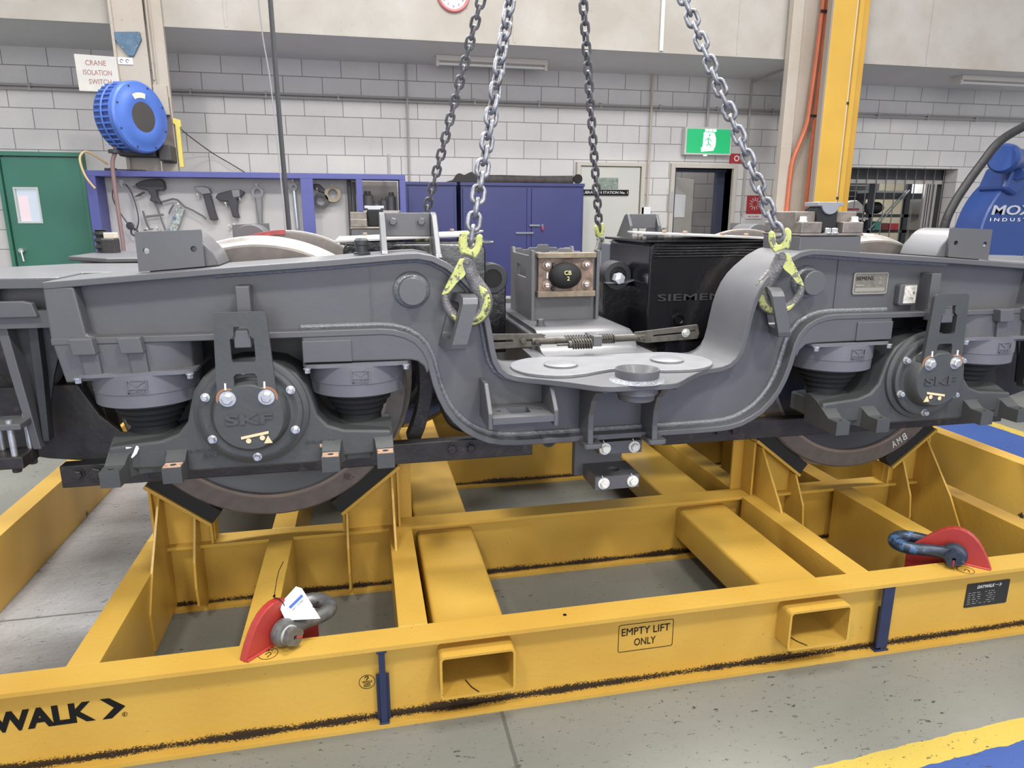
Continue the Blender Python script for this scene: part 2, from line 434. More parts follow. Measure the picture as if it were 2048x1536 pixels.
def _tomesh(data):
    o = bpy.data.objects.new('tmp', data); C.objects.link(o)
    dg = bpy.context.evaluated_depsgraph_get(); dg.update()
    me = bpy.data.meshes.new_from_object(o.evaluated_get(dg), depsgraph=dg)
    bpy.data.objects.remove(o)
    return me, None


def text(s, org, xd, zd, height, width, m, parent, depth=0.0012, bold=0.0, name='lettering', plain=True, shear=0.0, spacing=1.0, reg=None):
    """flat or raised lettering: lower left corner at org, fitted to height x width"""
    cu = bpy.data.curves.new('tmp', 'FONT'); cu.body = s; cu.size = 1; cu.extrude = 0.5; cu.offset = bold; cu.shear = shear
    cu.space_character = spacing; cu.resolution_u = 3; cu.align_x = 'LEFT'
    me, _ = _tomesh(cu)
    xs = [v.co.x for v in me.vertices]; ys = [v.co.y for v in me.vertices]
    x0, x1, y0, y1 = min(xs), max(xs), min(ys), max(ys)
    xd = Vector(xd).normalized(); zd = Vector(zd).normalized(); nd = xd.cross(zd); org = Vector(org)
    k = height / (y1 - y0); kx = width / (x1 - x0) if width else k
    mb = MB(); vs = [mb.v(org + xd * (v.co.x - x0) * kx + zd * (v.co.y - y0) * k + nd * (v.co.z + 0.5) * depth) for v in me.vertices]
    for p in me.polygons: mb.f([vs[i] for i in p.vertices])
    return mb.out(name, m, parent, plain=plain)


def empty(name, loc, label=None, cat=None, group=None):
    o = bpy.data.objects.new(name, None); C.objects.link(o); o.location = loc; o.empty_display_size = 0.1
    if label: o['label'] = label; o['category'] = cat
    if group: o['group'] = group
    return o


def tag(o, label, cat, group=None):
    o['label'] = label; o['category'] = cat
    if group: o['group'] = group
    return o


def struct(o): o['kind'] = 'structure'; return o


def arc(cx, cy, r, a0, a1, n): return [(cx + r * math.cos(R_(a0 + (a1 - a0) * i / n)), cy + r * math.sin(R_(a0 + (a1 - a0) * i / n))) for i in range(n + 1)]


def rrect(x0, x1, y0, y1, r, n=4):
    return arc(x1 - r, y1 - r, r, 0, 90, n) + arc(x0 + r, y1 - r, r, 90, 180, n) + arc(x0 + r, y0 + r, r, 180, 270, n) + arc(x1 - r, y0 + r, r, 270, 360, n)


def hose(name, pts, r, m, parent=None, n=8, sub=8):
    """smooth curve through points as a tube mesh (Catmull-Rom)"""
    P = [Vector(p) for p in pts]; Q = [P[0]] + P + [P[-1]]; out = []
    for i in range(1, len(Q) - 2):
        for k in range(sub):
            t = k / sub
            a, b, c, d = Q[i - 1], Q[i], Q[i + 1], Q[i + 2]
            out.append(0.5 * ((2 * b) + (c - a) * t + (2 * a - 5 * b + 4 * c - d) * t * t + (3 * b - a - 3 * c + d) * t ** 3))
    out.append(P[-1])
    return MB().tube(out, r, n).out(name, m, parent, smooth=True, plain=True)
# ================================================================== THE YELLOW TRANSPORT STAND
stand = empty('transport_stand', (0, YC, 0), 'large yellow welded steel transport stand carrying the grey rail bogie on the workshop floor', 'transport stand')
BW = 0.10; H = 0.30


SLEEVES = ((-0.771, -0.523), (0.476, 0.726))


def ibeam_x(x0, x1, y0, name='long_beam', hole=1):
    m = MB(); m.box(x0, x1, y0, y0 + BW, H - 0.014, H); m.box(x0, x1, y0, y0 + BW, 0, 0.014)
    SL = [] if hole is None else [rrect(a + 0.0005, b - 0.0005, 0.1005, 0.2555, 0.014) for a, b in SLEEVES]
    m.holed([(x0, 0.014), (x1, 0.014), (x1, H - 0.014), (x0, H - 0.014)], SL, 'xz', y0 + 0.045, y0 + 0.055)
    return m.out(name, YEL, stand, bevel=0.002, plain=True)


def ibeam_y(x0, y0, y1, w=BW, name='cross_beam'):
    m = MB(); m.box(x0, x0 + w, y0, y1, 0, H)
    return m.out(name, YEL, stand, bevel=0.002, plain=True)


near_beam = ibeam_x(-2.61, 2.64, 0.0)
ibeam_x(-1.884, 1.908, 0.857); ibeam_x(-1.884, 1.908, 1.953); ibeam_x(-2.61, 2.64, 2.81)
for x in (-2.608, 2.539): ibeam_y(x, 0.1, 2.81)
for x in (-1.884, 1.808):
    for a, b in ((0.1, 0.857), (0.957, 1.953), (2.053, 2.81)): ibeam_y(x, a, b, 0.093)
for x in (-1.389, -0.892, 0.7945, 1.301):
    for a, b in ((0.1, 0.857), (0.957, 1.953), (2.053, 2.81)): ibeam_y(x, a, b, 0.097)
# thick fork-lift sleeves that run through under the beams' top flanges
for x0, x1 in ((-0.771, -0.523), (0.476, 0.726)):
    t = 0.008; z0, z1 = 0.100, 0.256
    m = MB(); m.holed(rrect(x0, x1, z0, z1, 0.016), [rrect(x0 + t, x1 - t, z0 + t, z1 - t, 0.010)], 'xz', -0.032, 2.942)
    m.out('fork_sleeve', YEL, stand, bevel=0.0015, plain=True, smooth=True)
    # crack of old weld wire lying in the sleeve mouth
for x in (-0.645, 0.56):
    m = MB(); m.tube([(x, -0.028, 0.110), (x - 0.02, 0.0, 0.1105), (x - 0.035, 0.04, 0.111)], 0.0016, 6); m.out('wire_scrap', INK, stand, plain=True)


def chock(xs, outer, ys):
    """one wheel chock: sloped pad, two flared gussets in front, side plates; xs = mirror, ys = mirror"""
    with SX(xs, ys):
        # inner chock of the wheel at x=-1.34 (outer False) or the outer one (outer True), built on the left side
        if outer: xt, zt, xl, zl = -1.832, 0.585, -1.600, 0.398
        else: xt, zt, xl, zl = -0.842, 0.592, -1.090, 0.398
        sg = 1 if xt > xl else -1
        d = Vector((xl - xt, zl - zt)).normalized(); nn = Vector((-d.y, d.x));
        if nn.y < 0: nn = -nn
        y0, y1 = 0.832, 0.985
        pts = [(xt, zt), (xl, zl)]
        t = 0.014
        m = MB()
        m.prism([(xt, zt), (xl, zl), (xl - nn.x * t, zl - nn.y * t), (xt - nn.x * t, zt - nn.y * t)], 'xz', y0, y1)
        pad = m.out('chock_plate', YEL, stand, bevel=0.002)
        r = 0.020
        m = MB(); e = 0.006
        sg_ = []
        for k in range(15):
            q = Vector((xl, zl)) + (Vector((xt, zt)) + d * e - Vector((xl, zl))) * (k / 14)
            best = 0.020
            for h_ in range(1, 80):
                hh = h_ * 0.001; pp = q + nn * hh
                if math.hypot(pp.x + 1.341, pp.y - 0.970) < 0.5475: break
                best = max(hh, 0.0)
            sg_.append(q + nn * min(best, 0.062))
        m.prism([(xt + d.x * e, zt + d.y * e), (xl, zl)] + [(p.x, p.y) for p in sg_], 'xz', y0 + 0.012, 0.922)
        m.out('rubber_pad', RUBBER, pad, bevel=0.002)
        # back web plate closing the chock, resting on the long beam
        zz = lambda x: zt + (zl - zt) * (x - xt) / (xl - xt)
        xb, xa = (xl + sg * -0.012, xt) if sg < 0 else (xt, xl - 0.012)
        lo, hi = min(xt, xl), max(xt, xl)
        m = MB(); m.prism([(lo + 0.004, H), (hi - 0.004, H), (hi - 0.004, zz(hi - 0.004) - t * 1.1), (lo + 0.004, zz(lo + 0.004) - t * 1.1)], 'xz', 0.890, 0.902)
        m.out('chock_web', YEL, stand, bevel=0.0015)
        # side plates across the beam
        for x in ((xt + 0.004 * -sg), (xl + 0.012 * sg)):
            m = MB(); top = zz(x) - t * 1.25
            m.box(x - 0.005, x + 0.005, 0.862, 0.975, H, top); m.out('chock_side_plate', YEL, stand, bevel=0.0015)
        # tall end plate behind the top edge
        if not outer:
            m = MB(); m.box(-0.842, -0.786, 0.955, 0.967, H, 0.600); m.out('chock_end_plate', YEL, stand, bevel=0.0015)
        # flared gussets reaching down in front of the long beam
        for x, yo, zk, full in (((-1.79, 0.575, 0.20, 1) if outer else (-0.872, 0.575, 0.20, 1)), ((-1.665, 0.745, 0.28, 0) if outer else (-1.065, 0.745, 0.28, 0))):
            zt_ = zz(x) - t * 1.3
            if full:
                poly = [(0.900, 0.016), (yo, 0.016), (yo, zk - 0.02), (0.660, 0.330), (0.840, zt_), (0.900, zt_)]
                if outer: poly = [(0.900, 0.016), (0.570, 0.016), (0.570, 0.17), (0.650, 0.30), (0.842, zt_), (0.900, zt_)]
            else:
                poly = [(0.900, 0.016), (0.875, 0.016), (yo + 0.01, 0.08), (yo, 0.165), (yo + 0.015, 0.270), (0.838, zt_), (0.900, zt_)]
            # keep clear of the flange: the plate is slotted over it
            m = MB(); m.prism(poly, 'yz', x - 0.005, x + 0.005); m.out('chock_gusset', YEL, stand, bevel=0.0015)


for xs in (1, -1):
    for ys in (1, -1):
        for o_ in (True, False): chock(xs, o_, ys)

# red lifting lugs at the corners of the near and far beams
LUGP = [(0.0, 0.300), (0.018, 0.342), (0.036, 0.375), (0.054, 0.401), (0.074, 0.421), (0.096, 0.434), (0.120, 0.441), (0.143, 0.440), (0.165, 0.431), (0.187, 0.416), (0.215, 0.390), (0.250, 0.352), (0.288, 0.310), (0.288, 0.215), (0.146, 0.215), (0.146, 0.300)]


def red_lug(sx, sy):
    with SX(sx, sy):
        a = Vector((1, 1, 0)).normalized(); b = Vector((1, -1, 0)).normalized(); o = Vector((-1.368, 0.016, 0))
        m = MB(); m.prism(LUGP, 'xz', -0.014, 0.014, fn=lambda p: o + a * p[0] + b * p[1] + Vector((0, 0, p[2])))
        l = m.out('lifting_lug', RED_LUG, stand, bevel=0.003)
        l['label'] = 'red lifting lug'
        m = MB(); m.tube([o + b * 0.017 + Vector((0, 0, 0.303)) + a * 0.005, o + b * 0.017 + a * 0.14 + Vector((0, 0, 0.303))], 0.005, 8)
        m.out('weld_bead', RED_LUG, l, smooth=True)


for sx in (1, -1):
    for sy in (1, -1): red_lug(sx, sy)

# navy tie-down struts in the recess of the near beam
def strut(x, flip):
    s = -1 if flip else 1
    m = MB()
    m.box(x - 0.010, x + 0.010, 0.004, 0.020, 0.016, 0.284)                       # front edge flange
    m.box(x - 0.016, x + 0.016, 0.000, 0.012, 0.276, 0.285)
    m.prism([(0.012, 0.016), (0.045, 0.016), (0.045, 0.185), (0.030, 0.185), (0.030, 0.172), (0.020, 0.185), (0.020, 0.255), (0.030, 0.272), (0.044, 0.274), (0.044, 0.285), (0.012, 0.285)], 'yz', x - 0.006, x + 0.006)
    m.box(x - 0.016, x + 0.016, 0.001, 0.026, 0.014, 0.020)
    m.out('tie_down_strut', NAVY, stand, bevel=0.0015, plain=True)
    m = MB(); m.box(x - 0.021, x + 0.021, 0.024, 0.034, 0.016, 0.182); m.out('strut_back_plate', NAVY, stand, bevel=0.001, plain=True)


strut(-0.951, 0)
# the right one is a deep channel seen from its side
m = MB()
m.prism([(0.004, 0.016), (0.044, 0.016), (0.044, 0.182), (0.030, 0.182), (0.030, 0.165), (0.022, 0.182), (0.020, 0.245), (0.030, 0.270), (0.044, 0.275), (0.044, 0.285), (0.004, 0.285)], 'yz', 0.905, 0.917)
m.box(0.885, 0.932, 0.003, 0.012, 0.030, 0.285); m.box(0.880, 0.94, 0.002, 0.03, 0.014, 0.020)
m.out('tie_down_strut', NAVY, stand, bevel=0.0015, plain=True)

# writing on the near beam
WY = 0.0445
FX = (1, 0, 0); FZ = (0, 0, 1)
text('DAYWALK', (-2.255, WY, 0.143), FX, FZ, 0.068, 0.452, INK, stand, bold=0.045)
m = MB()
m.prism([(-1.783, 0.212), (-1.758, 0.212), (-1.717, 0.178), (-1.758, 0.142), (-1.784, 0.142), (-1.748, 0.178)], 'xz', WY - 0.001, WY + 0.0)
m.out('arrow_mark', INK, stand, plain=True)


def ring_xz(x, z, r, y, t=0.0016, n=36):
    return MB().holed(arc(x, z, r, 0, 350, n - 1), [arc(x, z, r - t, 0, 350, n - 1)], 'xz', y - 0.0008, y)


ring_xz(-1.722, 0.150, 0.0075, WY, 0.001).out('registered_ring', INK, stand, plain=True)
text('R', (-1.7248, WY, 0.1465), FX, FZ, 0.007, 0.005, INK, stand)
text('EMPTY LIFT', (-0.128, WY, 0.196), FX, FZ, 0.028, 0.180, INK, stand)
text('ONLY', (-0.080, WY, 0.152), FX, FZ, 0.028, 0.080, INK, stand)
m = MB(); m.holed(rrect(-0.140, 0.066, 0.132, 0.240, 0.008), [rrect(-0.138, 0.064, 0.134, 0.238, 0.007)], 'xz', WY - 0.0008, WY)
m.out('stencil_frame', INK, stand, plain=True)
ring_xz(-1.001, 0.150, 0.026, WY).out('lash_point_ring', INK, stand, plain=True)
text('VEHICLE', (-1.017, WY, 0.1475), FX, FZ, 0.0065, 0.032, INK, stand)
text('LASH', (-1.011, WY, 0.1395), FX, FZ, 0.0065, 0.020, INK, stand)
text('POINT', (-1.012, WY, 0.131), FX, FZ, 0.0065, 0.022, INK, stand)
HK = [(0.0, 0.6), (0.35, 0.95), (0.65, 0.85), (0.75, 0.55), (0.45, 0.3), (0.35, 0.0)]
m = MB(); m.tube([(-1.008 + a * 0.016, WY - 0.0008, 0.156 + b * 0.016) for a, b in HK], 0.0016, 6); m.out('hook_mark', INK, stand, plain=True)
# LIFT rings painted on the top flange by the lugs
for (cx, cy, s_) in ((-1.295, 0.040, 'LIFT'), (1.262, 0.030, None)):
    m = MB(); m.holed(arc(cx, cy, 0.030, 0, 350, 35), [arc(cx, cy, 0.0284, 0, 350, 35)], 'xy', H + 0.0002, H + 0.0010); m.out('lift_ring', INK, stand, plain=True)
    if s_: text(s_, (cx - 0.015, cy + 0.010, H + 0.0002), FX, (0, 1, 0), 0.009, 0.03, INK, stand)
    m = MB(); m.tube([(cx - 0.008 + a * 0.024, cy - 0.020 + b * 0.026, H + 0.0006) for a, b in HK], 0.0014, 6); m.out('hook_mark', INK, stand, plain=True)
m = MB(); m.prism([(-0.340, 0.050), (-0.330, 0.048), (-0.326, 0.055), (-0.330, 0.062), (-0.338, 0.060)], 'xy', H, H + 0.001); m.out('paint_chip', INK, stand, plain=True)
# black data plate
m = MB(); m.prism(rrect(1.298, 1.499, 0.124, 0.228, 0.006), 'xz', WY - 0.002, WY + 0.0)
pl = m.out('data_plate', mat('black_data_plate', (0.02, 0.02, 0.022), 0.3, noise=0.2, nscale=80), stand, bevel=0.0006, plain=True)
pl['label'] = 'black data plate with white lettering'
PW = WY - 0.0022; WH = mat('plate_white_print', (0.55, 0.56, 0.56), 0.5)
text('DAYWALK', (1.345, PW, 0.204), FX, FZ, 0.014, 0.082, WH, pl, shear=0.25, bold=0.02)
m = MB(); m.box(1.430, 1.456, PW - 0.0005, PW, 0.2105, 0.2120); m.prism([(1.449, 0.219), (1.452, 0.219), (1.461, 0.2112), (1.452, 0.2035), (1.449, 0.2035), (1.457, 0.2112)], 'xz', PW - 0.0006, PW); m.out('arrow_mark', WH, pl, plain=True)
m = MB()
for i in range(6):
    z = 0.186 - i * 0.0095
    x = 1.308
    while x < 1.435:
        wd = random.uniform(0.008, 0.022)
        if abs(x - 1.376) > 0.01: m.box(x, min(x + wd, 1.437), PW - 0.0004, PW, z, z + 0.0022)
        x += wd + random.uniform(0.004, 0.012)
m.out('small_print', mat('dim_print', (0.25, 0.25, 0.25), 0.6), pl, plain=True)

# ================================================================== THE BOGIE
bogie = empty('rail_bogie', (0, YC, 0.30), 'grey two-axle locomotive bogie with black traction motors resting in the yellow stand', 'rail bogie')
TOPF = [(-1.93, 1.418), (-1.434, 1.454), (-1.072, 1.476), (-0.85, 1.493), (-0.80, 1.496), (-0.76, 1.497), (-0.708, 1.487), (-0.654, 1.459), (-0.60, 1.415),
        (-0.570, 1.385), (-0.545, 1.348), (-0.526, 1.305), (-0.512, 1.255), (-0.502, 1.20), (-0.494, 1.15), (-0.484, 1.108), (-0.468, 1.078), (-0.445, 1.059), (-0.415, 1.048), (-0.37, 1.045),
        (-0.29, 1.045), (-0.21, 1.045), (-0.13, 1.045), (-0.08, 1.045), (0, 1.045)]
BOTF = [(-1.93, 1.240), (-1.17, 1.239), (-0.90, 1.240), (-0.855, 1.236), (-0.81, 1.223), (-0.770, 1.200), (-0.740, 1.165), (-0.722, 1.125), (-0.712, 1.080), (-0.702, 1.035), (-0.686, 0.985), (-0.664, 0.938), (-0.636, 0.898), (-0.600, 0.862),
        (-0.560, 0.836), (-0.515, 0.815), (-0.465, 0.804), (-0.41, 0.800), (-0.30, 0.799), (0, 0.799)]
mir = lambda P: P + [(-x, z) for x, z in P[-2::-1]]
YN, YF = 0.46, 0.76


def near_edge(x):
    """the centre platform's flange bulges towards the viewer round the cup"""
    E = [(-0.42, 0.46), (-0.353, 0.422), (-0.29, 0.377), (-0.229, 0.326), (-0.185, 0.281), (-0.150, 0.257), (-0.115, 0.248), (0.0, 0.245), (0.095, 0.244), (0.128, 0.253), (0.160, 0.280), (0.20, 0.322), (0.24, 0.360), (0.30, 0.412), (0.357, 0.448), (0.42, 0.46)]
    for (xa, ya), (xb, yb) in zip(E, E[1:]):
        if xa <= x <= xb: return ya + (yb - ya) * (x - xa) / (xb - xa)
    return YN


for sy in (1, -1):
    with SX(1, sy):
        # web plates
        tp = [(x, z - 0.010) for x, z in mir(TOPF)]; bt = [(x, z - 0.004) for x, z in mir(BOTF)]
        tp[0] = (-1.86, tp[0][1]); bt[0] = (-1.86, bt[0][1]); tp[-1] = (1.86, tp[-1][1]); bt[-1] = (1.86, bt[-1][1])
        n_ = len(tp)
        m = MB()
        for y0 in (0.520, 0.730):
            # quads between resampled top and bottom contours
            def resample(P, K):
                L = [0]
                for a, b in zip(P, P[1:]): L.append(L[-1] + math.dist(a, b))
                out = []
                for i in range(K + 1):
                    s = L[-1] * i / K; j = 0
                    while j < len(P) - 2 and L[j + 1] < s: j += 1
                    t = (s - L[j]) / max(L[j + 1] - L[j], 1e-9); out.append((P[j][0] + (P[j + 1][0] - P[j][0]) * t, P[j][1] + (P[j + 1][1] - P[j][1]) * t))
                return out
            # pair the half contours by arclength in three zones so quads stay convex
            def half(P, sgn):
                cut1 = next(i for i, p in enumerate(P) if p[0] >= (-0.76 if P is TOPF else -0.90)); cut2 = next(i for i, p in enumerate(P) if p[0] >= (-0.37 if P is TOPF else -0.41))
                a = resample([(-1.86, P[0][1])] + P[1:cut1 + 1], 6); b = resample(P[cut1:cut2 + 1], 18); c = resample(P[cut2:], 4)
                return a + b[1:] + c[1:]
            A = half(TOPF, 1); B = half(BOTF, 1)
            A = [(x, z - 0.010) for x, z in A]; B = [(x, z - 0.006) for x, z in B]
            A = A + [(-x, z) for x, z in A[-2::-1]]; B = B + [(-x, z) for x, z in B[-2::-1]]
            rows = []
            for (p, q) in zip(A, B):
                rows.append([m.v((p[0], y0, p[1])), m.v((p[0], y0 + 0.014, p[1])), m.v((q[0], y0 + 0.014, q[1])), m.v((q[0], y0, q[1]))])
            for r1, r2 in zip(rows, rows[1:]):
                for k in range(4): m.f((r1[k], r1[(k + 1) % 4], r2[(k + 1) % 4], r2[k]))
            m.f(rows[0]); m.f(rows[-1][::-1])
        frame = m.out('side_frame', G_FRAME, bogie, smooth=True)
        # top flange with its bulging centre platform
        full = mir(TOPF)
        # refine the flat centre
        top = [p for p in full if abs(p[0]) >= 0.40]
        left = [p for p in top if p[0] < 0]; right = [p for p in top if p[0] > 0]
        mid = [(-0.40 + 0.8 * i / 32, 1.045) for i in range(1, 32)]
        pts = left + mid + right
        near = [near_edge(x) if abs(x) <= 0.40 else YN for x, z in pts]
        m = MB(); m.strip(pts, near, YF, 0.022)
        tf = m.out('top_flange', G_FRAME, frame, bevel=0.003, smooth=True)
        m = MB(); m.strip(mir(BOTF), YN, YF, 0.022)
        m.out('bottom_flange', G_FRAME, frame, bevel=0.003, smooth=True)
        # weld beads where web meets the flanges
        for P, off in ((TOPF, -0.026), (BOTF, 0.006)):
            q = [(x, z) for x, z in mir(P) if abs(x) < 1.85]; pp = []
            for i, (x, z) in enumerate(q):
                a = q[max(i - 1, 0)]; b = q[min(i + 1, len(q) - 1)]; d = Vector((b[0] - a[0], b[1] - a[1])).normalized(); nn = Vector((-d.y, d.x))
                pp.append((x + nn.x * off, 0.515, z + nn.y * off))
            MB().tube(pp, 0.010, 8).out('weld_bead', G_WELD, frame, smooth=True)
        # rim of thicker paint round the arm's panel: end posts
        for s in (-1, 1):
            m = MB(); m.prism([(s * 1.905, 1.095), (s * 1.93, 1.24), (s * 1.93, 1.412), (s * 1.842, 1.402), (s * 1.826, 1.25), (s * 1.80, 1.24), (s * 1.80, 1.098)], 'xz', 0.462, 0.76)
            m.out('end_post', G_FRAME, frame, bevel=0.006)
        # round cross tubes with collars
        for s in (-1, 1):
            m = MB(); m.lathe((s * 0.784, 0.455, 1.366), (0, 1, 0), [(0, 0), (0.046, 0), (0.049, 0.003), (0.049, 0.05), (0.049, 0.07)], 40)
            cr = m.out('cross_tube', G_FRAME, frame, smooth=True)
            m = MB(); m.lathe((s * 0.784, 0.520, 1.366), (0, 1, 0), [(0.049, -0.018), (0.058, -0.014), (0.066, -0.002), (0.066, 0.002)], 40); m.out('tube_weld', G_WELD, cr, smooth=True)
            m = MB(); m.box(s * 0.925 - 0.002, s * 0.925 + 0.002, 0.516, 0.521, 1.25, 1.47); m.out('plate_seam', G_FRAME, frame)
        # brackets over the primary springs: inner flush plate + seat, outer rounded housing
        for s in (-1, 1):
            m = MB(); poly = [(-1.165, 1.222), (-1.165, 1.128), (-0.80, 1.124)] + [(-0.775, 1.118), (-0.752, 1.098), (-0.742, 1.07), (-0.722, 1.10), (-0.735, 1.150), (-0.77, 1.19), (-0.81, 1.215), (-0.86, 1.222)]
            m.prism([(x * -s, z) for x, z in poly], 'xz', 0.463, 0.745); b_ = m.out('spring_bracket', G_FRAME, frame, bevel=0.006)
            m = MB(); m.prism([(-x * s, z) for x, z in [(-1.165, 1.205), (-1.165, 1.13), (-1.0, 1.128), (-1.0, 1.205)]], 'xz', 0.456, 0.47); m.out('cover_plate', G_FRAME, b_, bevel=0.003)
            cx = s * 1.695
            pl2 = arc(cx, 0.60, 0.165, 0, 180, 14) if False else None
            poly = [(cx + s * 0.205, 0.463), (cx + s * 0.205, 0.745), (cx - s * 0.05, 0.745), (cx - s * 0.13, 0.72), (cx - s * 0.17, 0.66), (cx - s * 0.18, 0.59), (cx - s * 0.165, 0.52), (cx - s * 0.11, 0.475), (cx - s * 0.02, 0.463)]
            m = MB(); m.prism(poly, 'xy', 1.112, 1.222); ob = m.out('spring_bracket', G_FRAME, frame, bevel=0.006, smooth=True)
            for k in (0.135, -0.005):
                m = MB(); xx = cx + s * k
                m.prism([(xx - 0.038, 1.242), (xx + 0.03, 1.242), (xx + 0.036, 1.19), (xx - 0.03, 1.19)], 'xz', 0.425, 0.47)
                m.prism([(xx - 0.018, 1.192), (xx + 0.034, 1.192), (xx + 0.038, 1.118), (xx - 0.012, 1.118)], 'xz', 0.448, 0.47)
                m.out('bracket_rib', G_FRAME, ob, bevel=0.003)
        # axle stop boss and tongue above each axle, reaching through the strap's window
        for s in (-1, 1):
            x = s * 1.341
            m = MB(); m.box(x - 0.022, x + 0.022, 0.455, 0.53, 1.235, 1.395); bs = m.out('stop_boss', G_FRAME, frame, bevel=0.003)
            m = MB(); m.prism([(x - 0.026, 1.205), (x + 0.026, 1.205), (x + 0.026, 1.235), (x + 0.019, 1.262), (x - 0.019, 1.262), (x - 0.026, 1.235)], 'xz', 0.372, 0.47); m.out('stop_tongue', G_FRAME, bs, bevel=0.003)
        # lifting eyes: thick slotted plates leaning inwards
        for s in (-1, 1):
            lean = lambda p, s=s: (p[0] - s * (p[2] - 1.17) * 0.28 - s * (0.50 - p[1]) * 0.26, p[1], p[2])
            o_ = [(0.56, 1.165), (0.405, 1.165), (0.398, 1.185), (0.398, 1.325), (0.412, 1.345), (0.44, 1.355), (0.56, 1.355)]
            m = MB(); m.holed(o_, [rrect(0.424, 0.508, 1.195, 1.328, 0.02)], 'yz', s * 0.662 - 0.026, s * 0.662 + 0.026, fn=lean)
            m.out('lifting_eye', G_FRAME, frame, bevel=0.004)
        # anchor bracket left of centre + cup support ribs
        if True:
            x0, x1 = -0.535, -0.295
            for x in (x1, x0):
                m = MB(); m.prism([(0.525, 0.885), (0.335, 0.885), (0.335, 0.945), (0.420, 1.035), (0.525, 1.035)], 'yz', x - 0.008, x + 0.008)
                ab = m.out('bracket_cheek', G_FRAME, frame, bevel=0.003)
            m = MB(); m.holed([(x0 + 0.008, 0.333), (x1 - 0.008, 0.333), (x1 - 0.008, 0.505), (x0 + 0.008, 0.505)], [rrect(-0.455, -0.375, 0.385, 0.465, 0.012), arc(-0.490, 0.425, 0.010, 0, 330, 11), arc(-0.340, 0.425, 0.010, 0, 330, 11)], 'xy', 0.905, 0.928)
            m.out('bracket_shelf', G_FRAME, ab, bevel=0.002)
        for x in (-0.140, 0.118):
            m = MB(); m.prism([(0.53, 0.782), (0.40, 0.782), (0.405, 0.84), (0.40, 0.90), (0.375, 0.96), (0.33, 1.0), (0.25, 1.022), (0.53, 1.022)], 'yz', x - 0.011, x + 0.011)
            rb = m.out('support_rib', G_FRAME, frame, bevel=0.003)
            m = MB(); m.prism(rrect(x - 0.028, x + 0.045, 0.385, 0.50, 0.015), 'xy', 0.768, 0.786); m.out('rib_foot', G_FRAME, rb, bevel=0.003)
        # deep cup at the tip of the platform
        m = MB(); m.lathe((0.002, 0.325, 1.0), (0, 0, 1), [(0.0, -0.030), (0.055, -0.030), (0.066, -0.024), (0.068, -0.005), (0.078, 0.0), (0.078, 0.046), (0.081, 0.084), (0.080, 0.088), (0.075, 0.087), (0.040, 0.040), (0.0, 0.030)], 48)
        cup = m.out('pivot_cup', G_FRAME, frame, smooth=True)
        m = MB(); m.lathe((0.002, 0.325, 1.045), (0, 0, 1), [(0.079, 0.012), (0.088, 0.005), (0.100, 0.0)], 48); m.out('cup_weld', mat('silvery_weld', (0.24, 0.25, 0.27), 0.3, metal=0.3, bump=0.6, bscale=110), cup, smooth=True)
        # raised wear plate and two round pads on the platform
        o_ = arc(-0.235, 0.575, 0.175, 95, 275, 16) + [(-0.157, 0.418), (-0.10, 0.446), (-0.047, 0.468), (0.0, 0.475), (0.05, 0.462), (0.10, 0.430), (0.15, 0.408)] + arc(0.235, 0.575, 0.175, -95, 85, 16) + [(0.1, 0.74), (0, 0.73), (-0.1, 0.74)]
        m = MB(); m.prism(o_, 'xy', 1.045, 1.0565); wp = m.out('wear_plate', mat('bare_grey_plate', (0.17, 0.172, 0.18), 0.42, noise=0.08, nscale=14, bump=0.1), frame, bevel=0.002)
        for x in (-0.215, 0.228):
            m = MB(); m.lathe((x, 0.567, 1.0565), (0, 0, 1), [(0, 0), (0.066, 0), (0.066, 0.008), (0.063, 0.010), (0, 0.010)], 40); m.out('round_pad', wp.data.materials[0], wp, smooth=True)
        # plate joining the platform to the transom, with the big round cut-outs
        cut = arc(-0.46, 0.80, 0.175, 0, -85, 8)
        cutr = arc(0.50, 0.86, 0.20, 180, 262, 8)
        poly = [(-0.44, 0.625)] + [(-0.40, 0.63), (-0.34, 0.65), (-0.29, 0.69), (-0.272, 0.74), (-0.27, 1.0), (0.27, 1.0), (0.275, 0.80), (0.32, 0.74), (0.40, 0.70), (0.45, 0.69), (0.45, 0.60), (-0.44, 0.60)]
        m = MB(); m.prism(poly, 'xy', 1.023, 1.0445); m.out('gusset_plate', G_FRAME, frame, bevel=0.002)
        # inner box under the beam (closes the view between the webs at the centre)

# top-side fittings; point-symmetric: near-left/near-right differ, the far side carries the opposite ones
for (sx, sy) in ((1, 1), (-1, 1), (1, -1), (-1, -1)):
    with SX(sx, sy):
        bow = lambda x: 1.436 + (x + 1.671) / (1.671 - 1.0) * 0.040
        m = MB(); m.holed([(-1.672, 1.440), (-1.670, 1.568), (-1.468, 1.576), (-1.466, 1.456)], [arc(-1.642, 1.508, 0.010, 0, 330, 11), arc(-1.496, 1.513, 0.010, 0, 330, 11)], 'xz', 0.545, 0.560)
        ep = m.out('end_bracket_plate', G_FRAME, bogie, bevel=0.003)
        o_ = [(-1.645, 1.438)] + arc(-1.545, 1.478, 0.094, 175, 30, 12) + [(-1.44, 1.50), (-1.425, 1.456)]
        m = MB(); m.prism(o_, 'xz', 0.562, 0.775); m.out('bracket_barrel', G_FRAME, ep, bevel=0.004, smooth=True)
